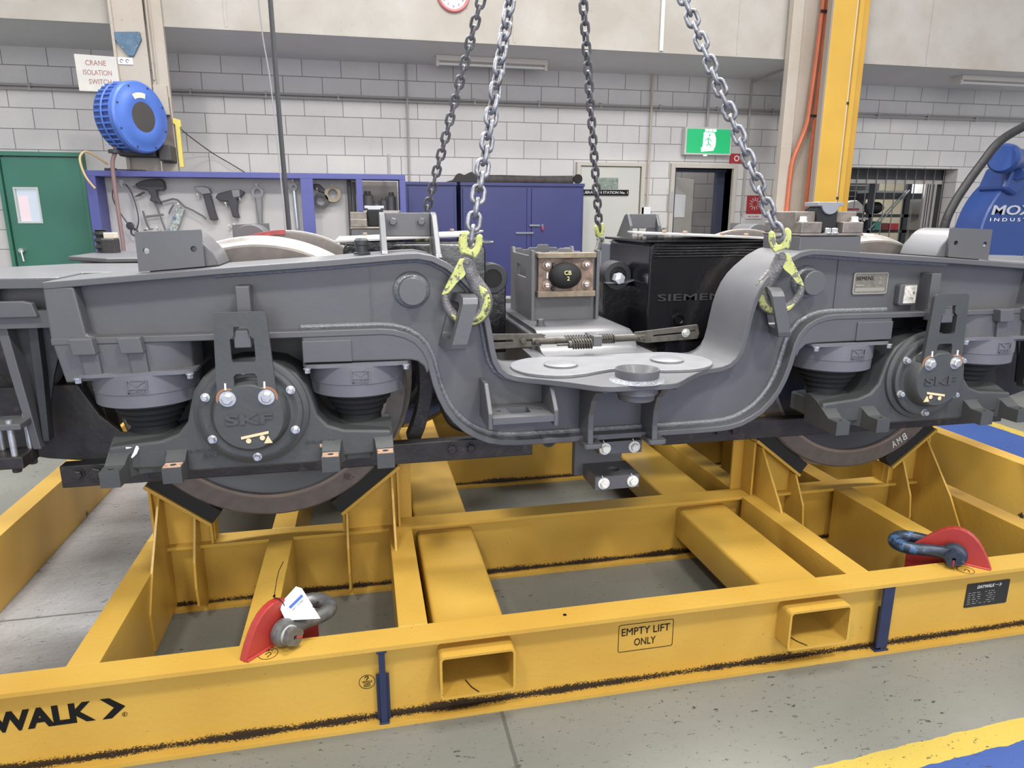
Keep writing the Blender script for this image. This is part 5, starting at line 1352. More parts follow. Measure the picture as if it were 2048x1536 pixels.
rc = empty('steel_column', (3.55, 4.88, 0), 'wide cream steel column standing behind the yellow one', 'column')
m = MB(); m.box(3.355, 3.475, 4.82, 4.90, 0, 5.4); m.out('column_flange', CRM, rc, bevel=0.004, plain=True)
m = MB(); m.box(3.475, 3.82, 4.90, 4.94, 0, 5.4); m.out('column_web', CRM, rc, plain=True)
m = MB(); m.box(3.735, 3.83, 4.80, 4.90, 0, 5.4); m.out('column_flange', CRM, rc, bevel=0.004, plain=True)
ORG = mat('orange_conduit_paint', (0.50, 0.135, 0.065), 0.45, noise=0.1)
o = hose('orange_conduit', [(3.665, 4.80, 5.3), (3.662, 4.80, 3.7), (3.628, 4.80, 2.75), (3.60, 4.80, 2.5), (3.50, 4.80, 2.22), (3.478, 4.80, 2.05), (3.472, 4.80, 1.66)], 0.024, ORG)
tag(o, 'orange electrical conduit that bends away to the left on the cream column', 'conduit', 'orange conduits on the cream column')
o = hose('orange_conduit', [(3.715, 4.79, 5.3), (3.712, 4.79, 3.7), (3.690, 4.79, 2.4), (3.690, 4.79, 1.66)], 0.022, ORG)
tag(o, 'straight orange conduit beside the yellow column', 'conduit', 'orange conduits on the cream column')
for z in (3.60, 2.62):
    m = MB(); m.box(3.625, 3.745, 4.768, 4.778, z - 0.012, z + 0.012); o = m.out('pipe_clip', G_DARK, plain=True); tag(o, 'dark clip over the two orange conduits, %s' % ('near the top of the picture' if z > 3 else 'just above the bend'), 'clip')
ORB = mat('orange_yellow_box', (0.55, 0.33, 0.06), 0.5)
for i, (x0, x1, lab) in enumerate(((3.375, 3.56, 'yellow socket box under the bent orange conduit'), (3.60, 3.72, 'yellow socket box under the straight orange conduit'))):
    m = MB(); m.box(x0, x1, 4.74, 4.82, 1.38, 1.655); o = m.out('socket_box', ORB, bevel=0.008, plain=True); tag(o, lab, 'socket box')
    m = MB(); m.box(x0 + 0.02, x0 + 0.05, 4.735, 4.745, 1.57, 1.61); m.out('box_catch', G_DARK, o, plain=True)
    m = MB(); m.box(x0 + 0.01, x1 - 0.02, 4.70, 4.74, 1.40, 1.47); m.out('socket_flap', G_DARK, o, bevel=0.005, plain=True)

YC_M = mat('crane_yellow_paint', (0.62, 0.37, 0.055), 0.5, noise=0.06, nscale=3, spots=[((0.22, 0.13, 0.05), 16, 0.70, 0.03)])
cy = empty('crane_column', (3.85, 4.55, 0), 'tall yellow steel column of the workshop crane', 'crane column')
m = MB(); m.box(3.600, 3.618, 4.56, 4.63, 0, 5.4); m.out('column_side_plate', mat('taupe_paint', (0.30, 0.25, 0.21), 0.6), cy, plain=True)
m = MB(); m.box(3.618, 3.875, 4.56, 4.60, 0, 5.4); m.out('column_flange', YC_M, cy, bevel=0.006, plain=True)
m = MB(); m.box(3.875, 3.905, 4.60, 4.75, 0, 5.4); m.box(3.905, 3.955, 4.56, 4.62, 0, 5.4); m.out('column_web', YC_M, cy, plain=True)
m = MB(); m.box(3.955, 4.050, 4.60, 4.68, 0, 5.4); m.out('column_flange', mat('crane_yellow_shade_face', (0.58, 0.33, 0.05), 0.5, noise=0.06, nscale=3), cy, bevel=0.006, plain=True)  # darker copy of the crane yellow, this side's shade put into the colour
m = MB(); m.tube([(3.889, 4.585, 1.2), (3.889, 4.585, 5.3)], 0.014, 10); o = m.out('white_pipe', mat('cream_pipe', (0.66, 0.58, 0.45), 0.5), plain=True, smooth=True); tag(o, 'cream pipe running up the groove of the yellow column', 'pipe')
for z in (2.72, 1.80):
    m = MB(); m.box(3.865, 3.913, 4.565, 4.575, z - 0.012, z + 0.012); m.out('pipe_clip', G_DARK, o, plain=True)

# ---- soffit lights, conduits, clock
for (x0, x1, y, lab) in ((-0.13, 1.02, 5.50, 'long fluorescent fitting on the soffit behind the chains'), (5.80, 7.1, 5.22, 'fluorescent fitting on the soffit at the right edge')):
    m = MB(); m.box(x0, x1, y - 0.02, y + 0.16, 3.125, 3.175); o = m.out('light_fitting', mat('cream_fitting', (0.62, 0.58, 0.54), 0.5), bevel=0.004, plain=True); tag(o, lab, 'light fitting')
    m = MB(); m.cyl((x0 + 0.03, y + 0.02, 3.10), (x1 - 0.03, y + 0.02, 3.10), 0.013, 14); m.out('fluorescent_tube', mat('unlit_tube', (0.72, 0.72, 0.72), 0.3), o, smooth=True, plain=True)
    for x in (x0, x1 - 0.03):
        m = MB(); m.box(x, x + 0.03, y - 0.005, y + 0.045, 3.075, 3.128); m.out('tube_holder', o.data.materials[0], o, bevel=0.002, plain=True)
CDT = mat('grey_conduit_paint', (0.38, 0.365, 0.355), 0.5)
for k, (z, y) in enumerate(((2.835, 5.965), (2.800, 5.965))):
    m = MB(); m.tube([(-9, y, z - 0.01), (-2.7, y, z - 0.005), (2.4, y, z), (10.8, y, z + 0.03)], 0.011, 8); o = m.out('wall_conduit', CDT, plain=True, smooth=True)
    tag(o, 'long grey conduit crossing the block wall, %s of the pair' % ('upper' if k == 0 else 'lower'), 'conduit', 'pair of conduits along the back wall')
    for i in range(16):
        x = -4.0 + i * 0.72
        m = MB(); m.box(x, x + 0.02, y - 0.014, 6.0, z - 0.018 + i * 0.001, z + 0.014 + i * 0.001); m.out('saddle_clip', CDT, o, plain=True)
for x, z0, z1, lab in ((-0.40, 0.9, 3.17, 'thin white conduit running down the wall behind the far left chain'), (2.375, 1.72, 3.17, 'white conduit between the two doors'), (3.615, 1.65, 3.17, 'grey conduit right of the open doorway'), (3.08, 2.64, 3.17, 'short conduit running down to the exit sign')):
    m = MB(); m.tube([(x, 5.945, z0), (x, 5.945, z1)], 0.014 if x != -0.4 else 0.010, 8); o = m.out('drop_conduit', CRM if x == 2.375 else CDT, plain=True, smooth=True); tag(o, lab, 'conduit')
m = MB(); m.box(2.30, 2.42, 5.93, 6.0, 1.55, 1.72); o = m.out('switch_box', PAPER, bevel=0.006, plain=True); tag(o, 'white switch box at the foot of the conduit between the doors', 'switch box')
m = MB(); m.tube([(3.615, 5.945, 3.14), (3.62, 5.5, 3.155), (3.65, 4.95, 3.165)], 0.012, 8); o = m.out('soffit_conduit', CDT, plain=True, smooth=True); tag(o, 'grey conduit crossing the soffit to the cream column', 'conduit')
m = MB(); m.tube([(2.02, 4.93, 3.19), (2.02, 4.93, 5.3)], 0.02, 8); o = m.out('white_downpipe', PAPER, plain=True, smooth=True)
tag(o, 'white pipe on the upper wall just beside the near right chain', 'pipe')

ck = empty('wall_clock', (0.0, 4.95, 3.545), 'round wall clock with a faded pink rim, partly above the picture', 'clock')
cc = Vector((-0.022, 4.948, 3.572)); RC = 0.150
m = MB(); m.lathe(cc, (0, -1, 0), [(RC - 0.028, 0.018), (RC - 0.022, 0.028), (RC - 0.008, 0.030), (RC, 0.022), (RC, 0)], 56); m.out('clock_rim', mat('pink_rim', (0.56, 0.17, 0.17), 0.4), ck, smooth=True, plain=True)
m = MB(); m.lathe(cc, (0, -1, 0), [(0, 0.016), (RC - 0.026, 0.016), (RC - 0.026, 0.0)], 56); fc = m.out('clock_face', mat('clock_white', (0.76, 0.77, 0.76), 0.5), ck, smooth=True, plain=True)
for h in range(1, 13):
    a = R_(90 - 30 * h); p = cc + Vector((math.cos(a) * 0.098, -0.0165, math.sin(a) * 0.098)); s = str(h)
    text(s, p - Vector((0.008 * len(s), 0, 0.011)), FX, FZ, 0.022, 0.015 * len(s), INK, fc, depth=0.0008)
for a, L1, wd, nm in ((R_(20), 0.092, 0.0022, 'minute_hand'), (R_(198), 0.06, 0.0032, 'hour_hand')):
    m = MB(); m.tube([cc + Vector((0, -0.0195, 0)), cc + Vector((math.cos(a) * L1, -0.0195, math.sin(a) * L1))], wd, 6); m.out(nm, INK, fc, plain=True)

# ---- signs
m = MB(); m.prism([(-3.182, 2.905), (-2.868, 2.895), (-2.862, 2.620), (-3.178, 2.622)], 'xz', 4.806, 4.812); sg = m.out('crane_isolation_sign', mat('aged_white_sign', (0.64, 0.62, 0.58), 0.5, noise=0.05), plain=True)
tag(sg, 'white sign with faded red lettering above the blue hose reel', 'sign')
RL = mat('faded_red_letters', (0.36, 0.16, 0.15), 0.6)
text('CRANE', (-3.105, 4.8055, 2.822), FX, FZ, 0.040, 0.155, RL, sg); text('ISOLATION', (-3.130, 4.8055, 2.748), FX, FZ, 0.040, 0.215, RL, sg); text('SWITCH', (-3.095, 4.8055, 2.677), FX, FZ, 0.040, 0.170, RL, sg)
ex_ = empty('exit_sign', (3.08, 5.95, 2.47), 'lit green exit sign with a white running figure above the open doorway', 'exit sign')
m = MB(); m.box(2.790, 3.385, 5.90, 5.99, 2.315, 2.620); m.out('sign_case', mat('exit_case', (0.62, 0.62, 0.60), 0.4), ex_, bevel=0.004, plain=True)
GRN = mat('exit_green_panel', (0.02, 0.30, 0.12), 0.4, emis=(0.008, 0.40, 0.13), estr=0.62)
WHT = mat('exit_white_light', (0.8, 0.9, 0.85), 0.4, emis=(0.85, 1.0, 0.92), estr=1.3)
m = MB(); m.box(2.812, 3.363, 5.896, 5.90, 2.335, 2.602); gp_ = m.out('green_panel', GRN, ex_, plain=True)
m = MB(); m.prism([(3.02, 2.565), (3.15, 2.565), (3.175, 2.50), (3.175, 2.42), (3.15, 2.365), (3.00, 2.35), (2.995, 2.39), (3.015, 2.41)], 'xz', 5.893, 5.896); m.out('white_doorway_symbol', WHT, gp_, plain=True)
m = MB(); m.box(3.035, 3.075, 5.893, 5.896, 2.575, 2.600); m.box(3.085, 3.125, 5.893, 5.896, 2.575, 2.600); m.box(3.135, 3.175, 5.893, 5.896, 2.575, 2.600); m.out('white_top_marks', WHT, gp_, plain=True)
m = MB(); m.tube([(3.085, 5.892, 2.51), (3.075, 5.892, 2.475), (3.085, 5.892, 2.44), (3.06, 5.892, 2.415)], 0.008, 6); m.tube([(3.04, 5.892, 2.475), (3.06, 5.892, 2.495), (3.10, 5.892, 2.49), (3.12, 5.892, 2.465)], 0.006, 6); m.tube([(3.085, 5.892, 2.44), (3.105, 5.892, 2.43), (3.115, 5.892, 2.405)], 0.007, 6)
m.cyl((3.09, 5.893, 2.532), (3.09, 5.889, 2.532), 0.011, 14); m.out('running_figure', GRN, gp_, plain=True)
m = MB(); m.box(3.045, 3.08, 5.90, 5.93, 2.305, 2.315); m.out('downlight', WHT, ex_, plain=True)

# door_2: calibration room door, frame and signs
DRM = mat('cream_door_paint', (0.55, 0.545, 0.51), 0.45, noise=0.03, nscale=3)
m = MB(); m.box(1.555, 2.275, 5.955, 5.998, 0, 2.165); d2 = struct(m.out('door_2', DRM, plain=True, bevel=0.003))
FRM = mat('cream_door_frame', (0.52, 0.485, 0.43), 0.5)
m = MB(); m.box(1.50, 1.545, 5.93, 6.0, 0, 2.215); m.box(2.285, 2.330, 5.93, 6.0, 0, 2.215); m.box(1.545, 2.285, 5.93, 6.0, 2.175, 2.215); m.out('door_frame', FRM, d2, plain=True)
m = MB(); m.box(1.720, 2.135, 5.935, 5.953, 1.848, 1.912); o = m.out('calibration_sign', INK, plain=True, bevel=0.001); tag(o, 'black strip sign with white lettering on the cream door', 'sign')
m = MB(); m.box(1.50, 1.72, 5.935, 5.953, 1.848, 1.912); m.out('sign_end', INK, o, plain=True)
text('CALIBRATION STATION No. 1', (1.515, 5.934, 1.866), FX, FZ, 0.030, 0.605, PAPER, o)
m = MB(); m.box(1.745, 2.005, 5.945, 5.953, 1.925, 2.045); o = m.out('door_notice', mat('mottled_green_notice', (0.22, 0.27, 0.23), 0.6, noise=0.4, nscale=40), plain=True); tag(o, 'small mottled green notice above the black strip sign', 'notice')

# doorway with the cream leaf swung inwards
m = MB(); m.box(D0 - 0.05, D0, 5.95, 6.21, 0, DZ + 0.05); m.box(D1, D1 + 0.05, 5.95, 6.21, 0, DZ + 0.05); m.box(D0, D1, 5.95, 6.21, DZ, DZ + 0.05); struct(m.out('trim_7', FRM, plain=True, bevel=0.002))
m = MB(); m.box(D0, D0 + 0.035, 6.0, 6.22, 0, DZ); m.box(D1 - 0.10, D1, 6.16, 6.24, 0, DZ); m.box(D0, D1, 6.12, 6.22, DZ - 0.035, DZ); struct(m.out('trim_8', mat('dark_blue_door_lining', (0.045, 0.05, 0.085), 0.4), plain=True))
m = MB(); m.prism([(D0 + 0.035, 6.24), (D0 + 0.075, 6.225), (D0 + 0.665, 6.80), (D0 + 0.63, 6.83)], 'xy', 0.01, 2.08); d3 = struct(m.out('door_3', mat('beige_door_leaf', (0.40, 0.385, 0.35), 0.5), plain=True, bevel=0.003))
ax_ = Vector((0.59, 0.575, 0)).normalized()
def leafpt(s, z, off=0.004): b0 = Vector((D0 + 0.075, 6.225, 0)); n = Vector((ax_.y, -ax_.x, 0)); return b0 + ax_ * s + n * off + Vector((0, 0, z))
m = MB(); V = [leafpt(0.02, 1.60), leafpt(0.52, 1.60), leafpt(0.52, 1.88), leafpt(0.02, 1.88)]; V2 = [v + Vector((0.003, -0.001, 0)) for v in V]; A = [m.v(p) for p in V]; B = [m.v(p) for p in V2]; m.f(A); m.f(B[::-1])
for i in range(4): m.f((A[i], A[(i + 1) % 4], B[(i + 1) % 4], B[i]))
o = m.out('paper_notice', PAPER, plain=True); tag(o, 'white paper notice taped to the open door leaf', 'notice')
m = MB(); m.box(D0 - 0.06, D0 - 0.01, 5.94, 5.955, 1.66, 1.90); o = m.out('lock_keep', mat('steel_keep', (0.5, 0.49, 0.46), 0.35, metal=0.5), plain=True, bevel=0.002); tag(o, 'steel lock plate on the left jamb of the open doorway', 'lock plate')
# red fire signs
for (x0, x1, z0, z1, lab, ring) in ((3.425, 3.600, 2.235, 2.345, 'small red sign partly behind the near right chain, under the exit sign', 1), (3.70, 3.905, 1.645, 1.86, 'red fire sign with white rays at the edge of the cream column', 2)):
    m = MB(); m.box(x0, x1, 5.985, 5.998, z0, z1); o = m.out('fire_sign', mat('fire_red', (0.42, 0.03, 0.035), 0.5), plain=True); tag(o, lab, 'sign', 'red fire signs on the back wall')
    if ring == 2:
        m2 = MB(); m2.box(x0, x1, 5.985, 5.998, z0 - 0.06, z0 - 0.005); m2.out('sign_caption', PAPER, o, plain=True)
        text('FIRE ALARM', (x0 + 0.02, 5.984, z0 - 0.045), FX, FZ, 0.022, 0.15, mat('fire_red', None), o)
        for k in range(12):
            a = R_(k * 30); c_ = Vector(((x0 + x1) / 2, 5.983, (z0 + z1) / 2 + 0.01))
            m2 = MB(); m2.tube([c_ + Vector((math.cos(a) * 0.035, 0, math.sin(a) * 0.035)), c_ + Vector((math.cos(a) * 0.075, 0, math.sin(a) * 0.075))], 0.004, 5); m2.out('white_ray', PAPER, o, plain=True)
    else:
        m2 = MB(); m2.lathe(((x0 + x1) / 2, 5.985, (z0 + z1) / 2), (0, -1, 0), [(0.022, 0), (0.022, 0.002), (0.034, 0.002), (0.034, 0)], 24); m2.out('white_symbol', PAPER, o, plain=True)

# door_1: green door on the left
GRD = mat('green_door_paint', (0.055, 0.20, 0.145), 0.42, noise=0.05, nscale=3)
m = MB(); m.holed([(-4.325, 0.0), (-3.640, 0.0), (-3.640, 2.165), (-4.325, 2.165)], [[(-4.250, 1.545), (-4.045, 1.545), (-4.045, 1.875), (-4.250, 1.875)]], 'xz', 5.93, 5.98); d1 = struct(m.out('door_1', GRD, plain=True))
m = MB(); m.box(-4.365, -4.333, 5.90, 6.0, 0, 2.215); m.box(-3.632, -3.600, 5.90, 6.0, 0, 2.215); m.box(-4.333, -3.632, 5.90, 6.0, 2.175, 2.215); m.out('door_frame', GRD, d1, plain=True, bevel=0.002)
m = MB(); m.holed([(-4.258, 1.537), (-4.037, 1.537), (-4.037, 1.883), (-4.258, 1.883)], [[(-4.243, 1.552), (-4.052, 1.552), (-4.052, 1.868), (-4.243, 1.868)]], 'xz', 5.92, 5.985); m.out('vision_panel_frame', mat('pale_bead', (0.62, 0.66, 0.62), 0.4), d1, plain=True)
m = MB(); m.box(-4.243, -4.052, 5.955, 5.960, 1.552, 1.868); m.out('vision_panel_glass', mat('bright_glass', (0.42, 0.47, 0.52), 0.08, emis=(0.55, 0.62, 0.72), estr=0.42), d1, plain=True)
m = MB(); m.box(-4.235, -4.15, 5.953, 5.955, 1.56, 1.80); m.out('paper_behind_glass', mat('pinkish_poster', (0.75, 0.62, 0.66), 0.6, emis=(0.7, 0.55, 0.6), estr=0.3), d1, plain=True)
m = MB(); m.cyl((-4.255, 5.93, 1.275), (-4.255, 5.87, 1.275), 0.024, 18); m.tube([(-4.255, 5.875, 1.275), (-4.245, 5.865, 1.22), (-4.24, 5.865, 1.17)], 0.009, 8); m.out('door_handle', ZINC, d1, smooth=True, plain=True)

# ---- store window with a security grille
m = MB(); m.box(W0, W1 - 0.02, 6.20, 6.36, WZ1 - 0.14, WZ1); w1_ = struct(m.out('window_1', mat('dark_shutter_box', (0.045, 0.045, 0.05), 0.5), plain=True))
m = MB(); m.box(W0, W1 - 0.03, 6.18, 6.20, WZ1 - 0.185, WZ1 - 0.135); m.out('shutter_rail', mat('pale_rail', (0.42, 0.40, 0.38), 0.5), w1_, plain=True)
for i in range(15):
    x = W1 - 0.05 - i * 0.145
    m = MB(); m.cyl((x, 6.165, WZ0), (x, 6.165, WZ1), 0.0065, 8); m.out('grille_bar', mat('grey_bar', (0.16, 0.155, 0.155), 0.5), w1_, smooth=True, plain=True)
m = MB(); m.box(W1 - 0.045, W1 - 0.005, 6.19, 6.26, WZ0, WZ1); m.out('shutter_guide', G_DARK, w1_, plain=True)
rk = empty('storage_rack', (6.5, 7.1, 0), 'dark steel storage rack seen through the store grille', 'rack')
DKM = mat('rack_dark_blue', (0.035, 0.04, 0.05), 0.5); PSE = mat('pale_shelf_edge', (0.42, 0.42, 0.42), 0.5)
for x in (5.30, 6.24, 6.83):
    m = MB(); m.box(x, x + 0.075, 7.0, 7.06, 0, 2.4); m.out('rack_post', DKM, rk, plain=True)
for x0, x1, z, h, c_ in ((5.3, 7.1, 1.38, 0.04, DKM), (5.3, 7.1, 1.60, 0.045, DKM), (6.32, 6.84, 1.945, 0.03, PSE), (6.32, 6.84, 1.86, 0.08, DKM), (5.3, 6.25, 1.565, 0.03, PSE), (6.9, 7.1, 1.86, 0.08, DKM)):
    m = MB(); m.box(x0, x1, 7.0, 7.40, z, z + h); m.out('rack_shelf', c_, rk, plain=True)
for dx in (0, 0.07):
    m = MB(); m.tube([(6.24 + dx, 6.965, 1.42), (6.80 + dx * 0.6, 6.965, 1.98)], 0.010, 8); m.out('rack_brace', mat('grey_green_brace', (0.25, 0.29, 0.28), 0.4), rk, smooth=True, plain=True)
solid('steel_cabinet', 7.13, 7.41, 7.0, 7.4, 0.0, 2.095, mat('white_store_panel', (0.60, 0.59, 0.57), 0.5), kind=False)
cb1 = bpy.data.objects['steel_cabinet']; tag(cb1, 'tall white cabinet at the right end of the store', 'cabinet')
for x in (7.17, 7.21, 7.27):
    m = MB(); m.box(x, x + 0.008, 6.994, 7.0, 0.05, 2.07); m.out('door_gap', G_DARK, cb1, plain=True)
solid('electrical_panel', 5.8, 6.56, 7.5, 7.7, 0.0, 2.3, mat('dark_grey_cabinet', (0.07, 0.07, 0.075), 0.5, noise=0.1), kind=False)
ep1 = bpy.data.objects['electrical_panel']; tag(ep1, 'dark grey louvred panel on the left in the store', 'panel')
for k in range(3):
    m = MB(); m.box(6.0, 6.54, 7.485, 7.50, 1.90 + k * 0.08, 1.912 + k * 0.08); m.out('louvre_edge', PSE, ep1, plain=True)
solid('wall_box', 6.76, 6.97, 7.75, 7.9, 1.99, 2.15, mat('mid_grey_box', (0.13, 0.13, 0.14), 0.5), kind=False); tag(bpy.data.objects['wall_box'], 'grey square box high up behind the rack in the store', 'box')
for (x0, x1, z1, cl, lab) in ((6.325, 6.435, 1.545, (0.05, 0.20, 0.16), 'teal storage bin on the rack in the store'), (6.445, 6.555, 1.52, (0.16, 0.03, 0.035), 'dark red storage bin beside the teal one'), (6.57, 6.725, 1.515, (0.38, 0.03, 0.04), 'bright red storage bin in the store')):
    m = MB(); m.box(x0, x1, 6.95, 7.25, 1.421, z1); o = m.out('storage_bin', mat('bin_' + lab.split()[0] + lab.split()[1], cl, 0.5), plain=True, bevel=0.006); tag(o, lab, 'bin', 'storage bins in the store')
m = MB(); m.lathe((6.34, 7.18, 1.735), (1, 0, 0), [(0, 0), (0.07, 0), (0.085, 0.02), (0.085, 0.18), (0.07, 0.21), (0.04, 0.22), (0.04, 0.26), (0, 0.26)], 24); o = m.out('electric_motor', G_DARK, plain=True, smooth=True); tag(o, 'black electric motor on the shelf in the store', 'motor')
m = MB(); m.prism([(5.86, 1.65), (6.16, 1.65), (6.19, 1.70), (6.14, 1.78), (6.05, 1.84), (5.95, 1.83), (5.86, 1.80)], 'xz', 7.02, 7.15); o = m.out('plastic_bag', mat('crumpled_white_bag', (0.60, 0.58, 0.56), 0.5, bump=1.0, bscale=20), plain=True, bevel=0.02); tag(o, 'crumpled white plastic bag on the store shelf', 'bag')
m = MB(); m.box(5.90, 6.08, 7.012, 7.02, 1.70, 1.725); m.out('red_strip', mat('fire_red', None), o, plain=True)
ld = bpy.data.lights.new('store_room_lamp', 'AREA'); ld.size = 0.8; ld.energy = 60; lo = bpy.data.objects.new('store_room_lamp', ld); C.objects.link(lo); lo.location = (6.6, 7.9, 2.9)
ld = bpy.data.lights.new('corridor_lamp', 'AREA'); ld.size = 0.6; ld.energy = 7; lo = bpy.data.objects.new('corridor_lamp', ld); C.objects.link(lo); lo.location = (3.2, 6.75, 2.8)

# ---- blue tool board
PLACE[:] = [0.872, (-0.1217, -0.2508, 0.2079)]
BLU = mat('tool_board_blue', (0.075, 0.085, 0.28), 0.45, noise=0.05, nscale=4)
WBD = mat('white_peg_board', (0.50, 0.49, 0.50), 0.6, noise=0.06, nscale=2)
tbrd = empty('tool_board', (-1.9, 4.65, 0), 'blue framed tool board with a white back and pegs against the block wall', 'tool board')
m = MB(); m.box(-3.46, -0.475, 5.50, 5.80, 1.975, 2.028); m.out('top_rail', BLU, tbrd, plain=True, bevel=0.003)
for x0, x1, y1 in ((-3.46, -3.375, 5.80), (-1.515, -1.395, 5.53), (-0.972, -0.910, 5.53), (-0.535, -0.475, 5.80)):
    m = MB(); m.box(x0, x1, 5.50, y1, 0.9 if x0 != -0.972 else 1.66, 1.975); m.out('post', BLU, tbrd, plain=True, bevel=0.002)
m = MB(); m.box(-3.375, -0.96, 5.76, 5.79, 0.9, 1.975); m.out('back_board', WBD, tbrd, plain=True)
m = MB(); m.box(-0.96, -0.535, 5.97, 5.99, 0.9, 1.975); m.out('cupboard_back', mat('grey_brown_back', (0.20, 0.18, 0.17), 0.7), tbrd, plain=True)
m = MB(); m.box(-0.93, -0.535, 5.52, 5.97, 1.655, 1.668); m.out('shelf', mat('pale_shelf_edge', None), tbrd, plain=True)
m = MB(); m.box(-3.46, -0.475, 5.45, 5.98, 0.82, 0.90); m.out('bench_top', mat('bench_wood', (0.30, 0.24, 0.17), 0.6), tbrd, plain=True)
PEG = mat('white_peg', (0.70, 0.70, 0.68), 0.4)


def pegs(pts):
    for x, z in pts:
        m = MB(); m.tube([(x, 5.76, z + 0.008), (x, 5.71, z - 0.004), (x - 0.004, 5.672, z + 0.03)], 0.0095, 8); m.out('peg', PEG, tbrd, smooth=True, plain=True)


pegs([(-3.21, 1.90), (-2.985, 1.86), (-2.895, 1.87), (-2.52, 1.79), (-2.41, 1.82), (-2.71, 1.70), (-2.13, 1.77), (-2.265, 1.71), (-1.955, 1.90), (-1.60, 1.955), (-1.365, 1.86), (-1.215, 1.895), (-2.93, 1.47), (-3.02, 1.46), (-2.25, 1.49), (-2.20, 1.50)])
for (x0, z0, w_, h_) in ((-3.245, 1.955, 0.035, 0.035),):
    m = MB(); m.box(x0, x0 + w_, 5.752, 5.76, z0 - h_, z0); m.out('small_white_card', PAPER, tbrd, plain=True)
YB = 5.70


def tool(name, label, polys, m_, depth=0.05, cat='tool', grp='tools hanging on the tool board'):
    m = MB()
    m.prism(polys[0], 'xz', YB - depth / 2, YB + depth / 2); o = m.out(name, m_, plain=True, bevel=0.008, seg=2)
    tag(o, label, cat, grp)
    for (nm, pl_, mm, dd) in polys[1:]:
        m = MB(); m.prism(pl_, 'xz', YB - dd / 2, YB + dd / 2); m.out(nm, mm, o, plain=True, bevel=0.004)
    return o


TB = mat('black_tool_plastic', (0.045, 0.045, 0.055), 0.5)
TG = mat('grey_tool_steel', (0.20, 0.20, 0.21), 0.4, metal=0.5)
tool('impact_drill', 'large black drill hanging on the tool board, first power tool from the left', [[(-3.085, 1.912), (-3.03, 1.94), (-2.98, 1.955), (-2.85, 1.965), (-2.82, 1.94), (-2.815, 1.875), (-2.84, 1.85), (-2.87, 1.86), (-2.90, 1.85), (-2.895, 1.79), (-2.865, 1.72), (-2.90, 1.735), (-2.945, 1.745), (-2.97, 1.76), (-2.95, 1.80), (-2.985, 1.86), (-3.06, 1.87)],
     ('drill_chuck', [(-3.115, 1.895), (-3.075, 1.905), (-3.07, 1.885), (-3.11, 1.882)], TG, 0.03), ('side_handle', [(-3.115, 1.79), (-3.06, 1.80), (-3.01, 1.835), (-3.02, 1.845), (-3.07, 1.82)], TB, 0.025)], TB, 0.07, 'drill')
tool('cordless_drill', 'black cordless driver with a grey gearbox, hanging right of the angle grinder', [[(-2.36, 1.79), (-2.33, 1.83), (-2.22, 1.86), (-2.13, 1.87), (-2.08, 1.85), (-2.09, 1.82), (-2.13, 1.79), (-2.16, 1.775), (-2.15, 1.74), (-2.16, 1.66), (-2.145, 1.59), (-2.21, 1.60), (-2.225, 1.68), (-2.245, 1.755), (-2.31, 1.755)],
     ('grey_gearbox', [(-2.20, 1.865), (-2.12, 1.872), (-2.12, 1.80), (-2.19, 1.79)], TG, 0.078)], TB, 0.07, 'drill')
tool('angle_grinder', 'long grey and black grinder hanging head up in the middle of the board', [[(-2.475, 1.83), (-2.405, 1.83), (-2.385, 1.70), (-2.355, 1.57), (-2.43, 1.57), (-2.455, 1.70)], ('grinder_head', [(-2.545, 1.895), (-2.46, 1.90), (-2.41, 1.88), (-2.395, 1.83), (-2.475, 1.82), (-2.53, 1.86)], TG, 0.08)], TB, 0.06, 'grinder')
o = tool('caulking_gun', 'caulking gun with a blue printed cartridge hanging below the big drill', [[(-2.74, 1.685), (-2.66, 1.675), (-2.72, 1.53), (-2.79, 1.40), (-2.88, 1.41), (-2.80, 1.56)]], mat('printed_cartridge', (0.34, 0.37, 0.36), 0.5, noise=0.5, nscale=45, spots=[((0.05, 0.13, 0.34), 20, 0.56, 0.03)]), 0.05, 'caulking gun')
m = MB(); m.tube([(-2.865, 1.735, ), ] and [(-2.865, YB, 1.745), (-2.76, YB, 1.775), (-2.72, YB, 1.765), (-2.66, YB, 1.70), (-2.58, YB, 1.66), (-2.50, YB, 1.61), (-2.47, YB, 1.58)], 0.009, 6); m.tube([(-2.76, YB, 1.72), (-2.79, YB, 1.68), (-2.815, YB, 1.63)], 0.009, 6); m.out('gun_frame', TG, o, plain=True, smooth=True)
tool('ring_spanner', 'large combination spanner hanging at the right of the power tools', [[(-1.985, 1.80), (-1.915, 1.80), (-1.930, 1.50), (-1.970, 1.50)]], TG, 0.02, 'spanner')
o = [x for x in bpy.data.objects if x.name.startswith('ring_spanner')][-1]
m = MB(); m.lathe((-1.955, YB - 0.012, 1.845), (0, 1, 0), [(0.032, 0), (0.058, 0), (0.058, 0.024), (0.032, 0.024)], 28, close=True); m.out('spanner_ring', TG, o, plain=True, smooth=True)
o = tool('narrow_spanner', 'slim chrome spanner next to the blue post', [[(-1.613, 1.88), (-1.585, 1.88), (-1.575, 1.48), (-1.600, 1.48)]], mat('bright_spanner', (0.45, 0.50, 0.55), 0.3, metal=0.6), 0.015, 'spanner')
m = MB(); m.lathe((-1.602, YB - 0.01, 1.90), (0, 1, 0), [(0.018, 0), (0.038, 0), (0.038, 0.018), (0.018, 0.018)], 24, close=True); m.out('spanner_ring', TG, o, plain=True, smooth=True)
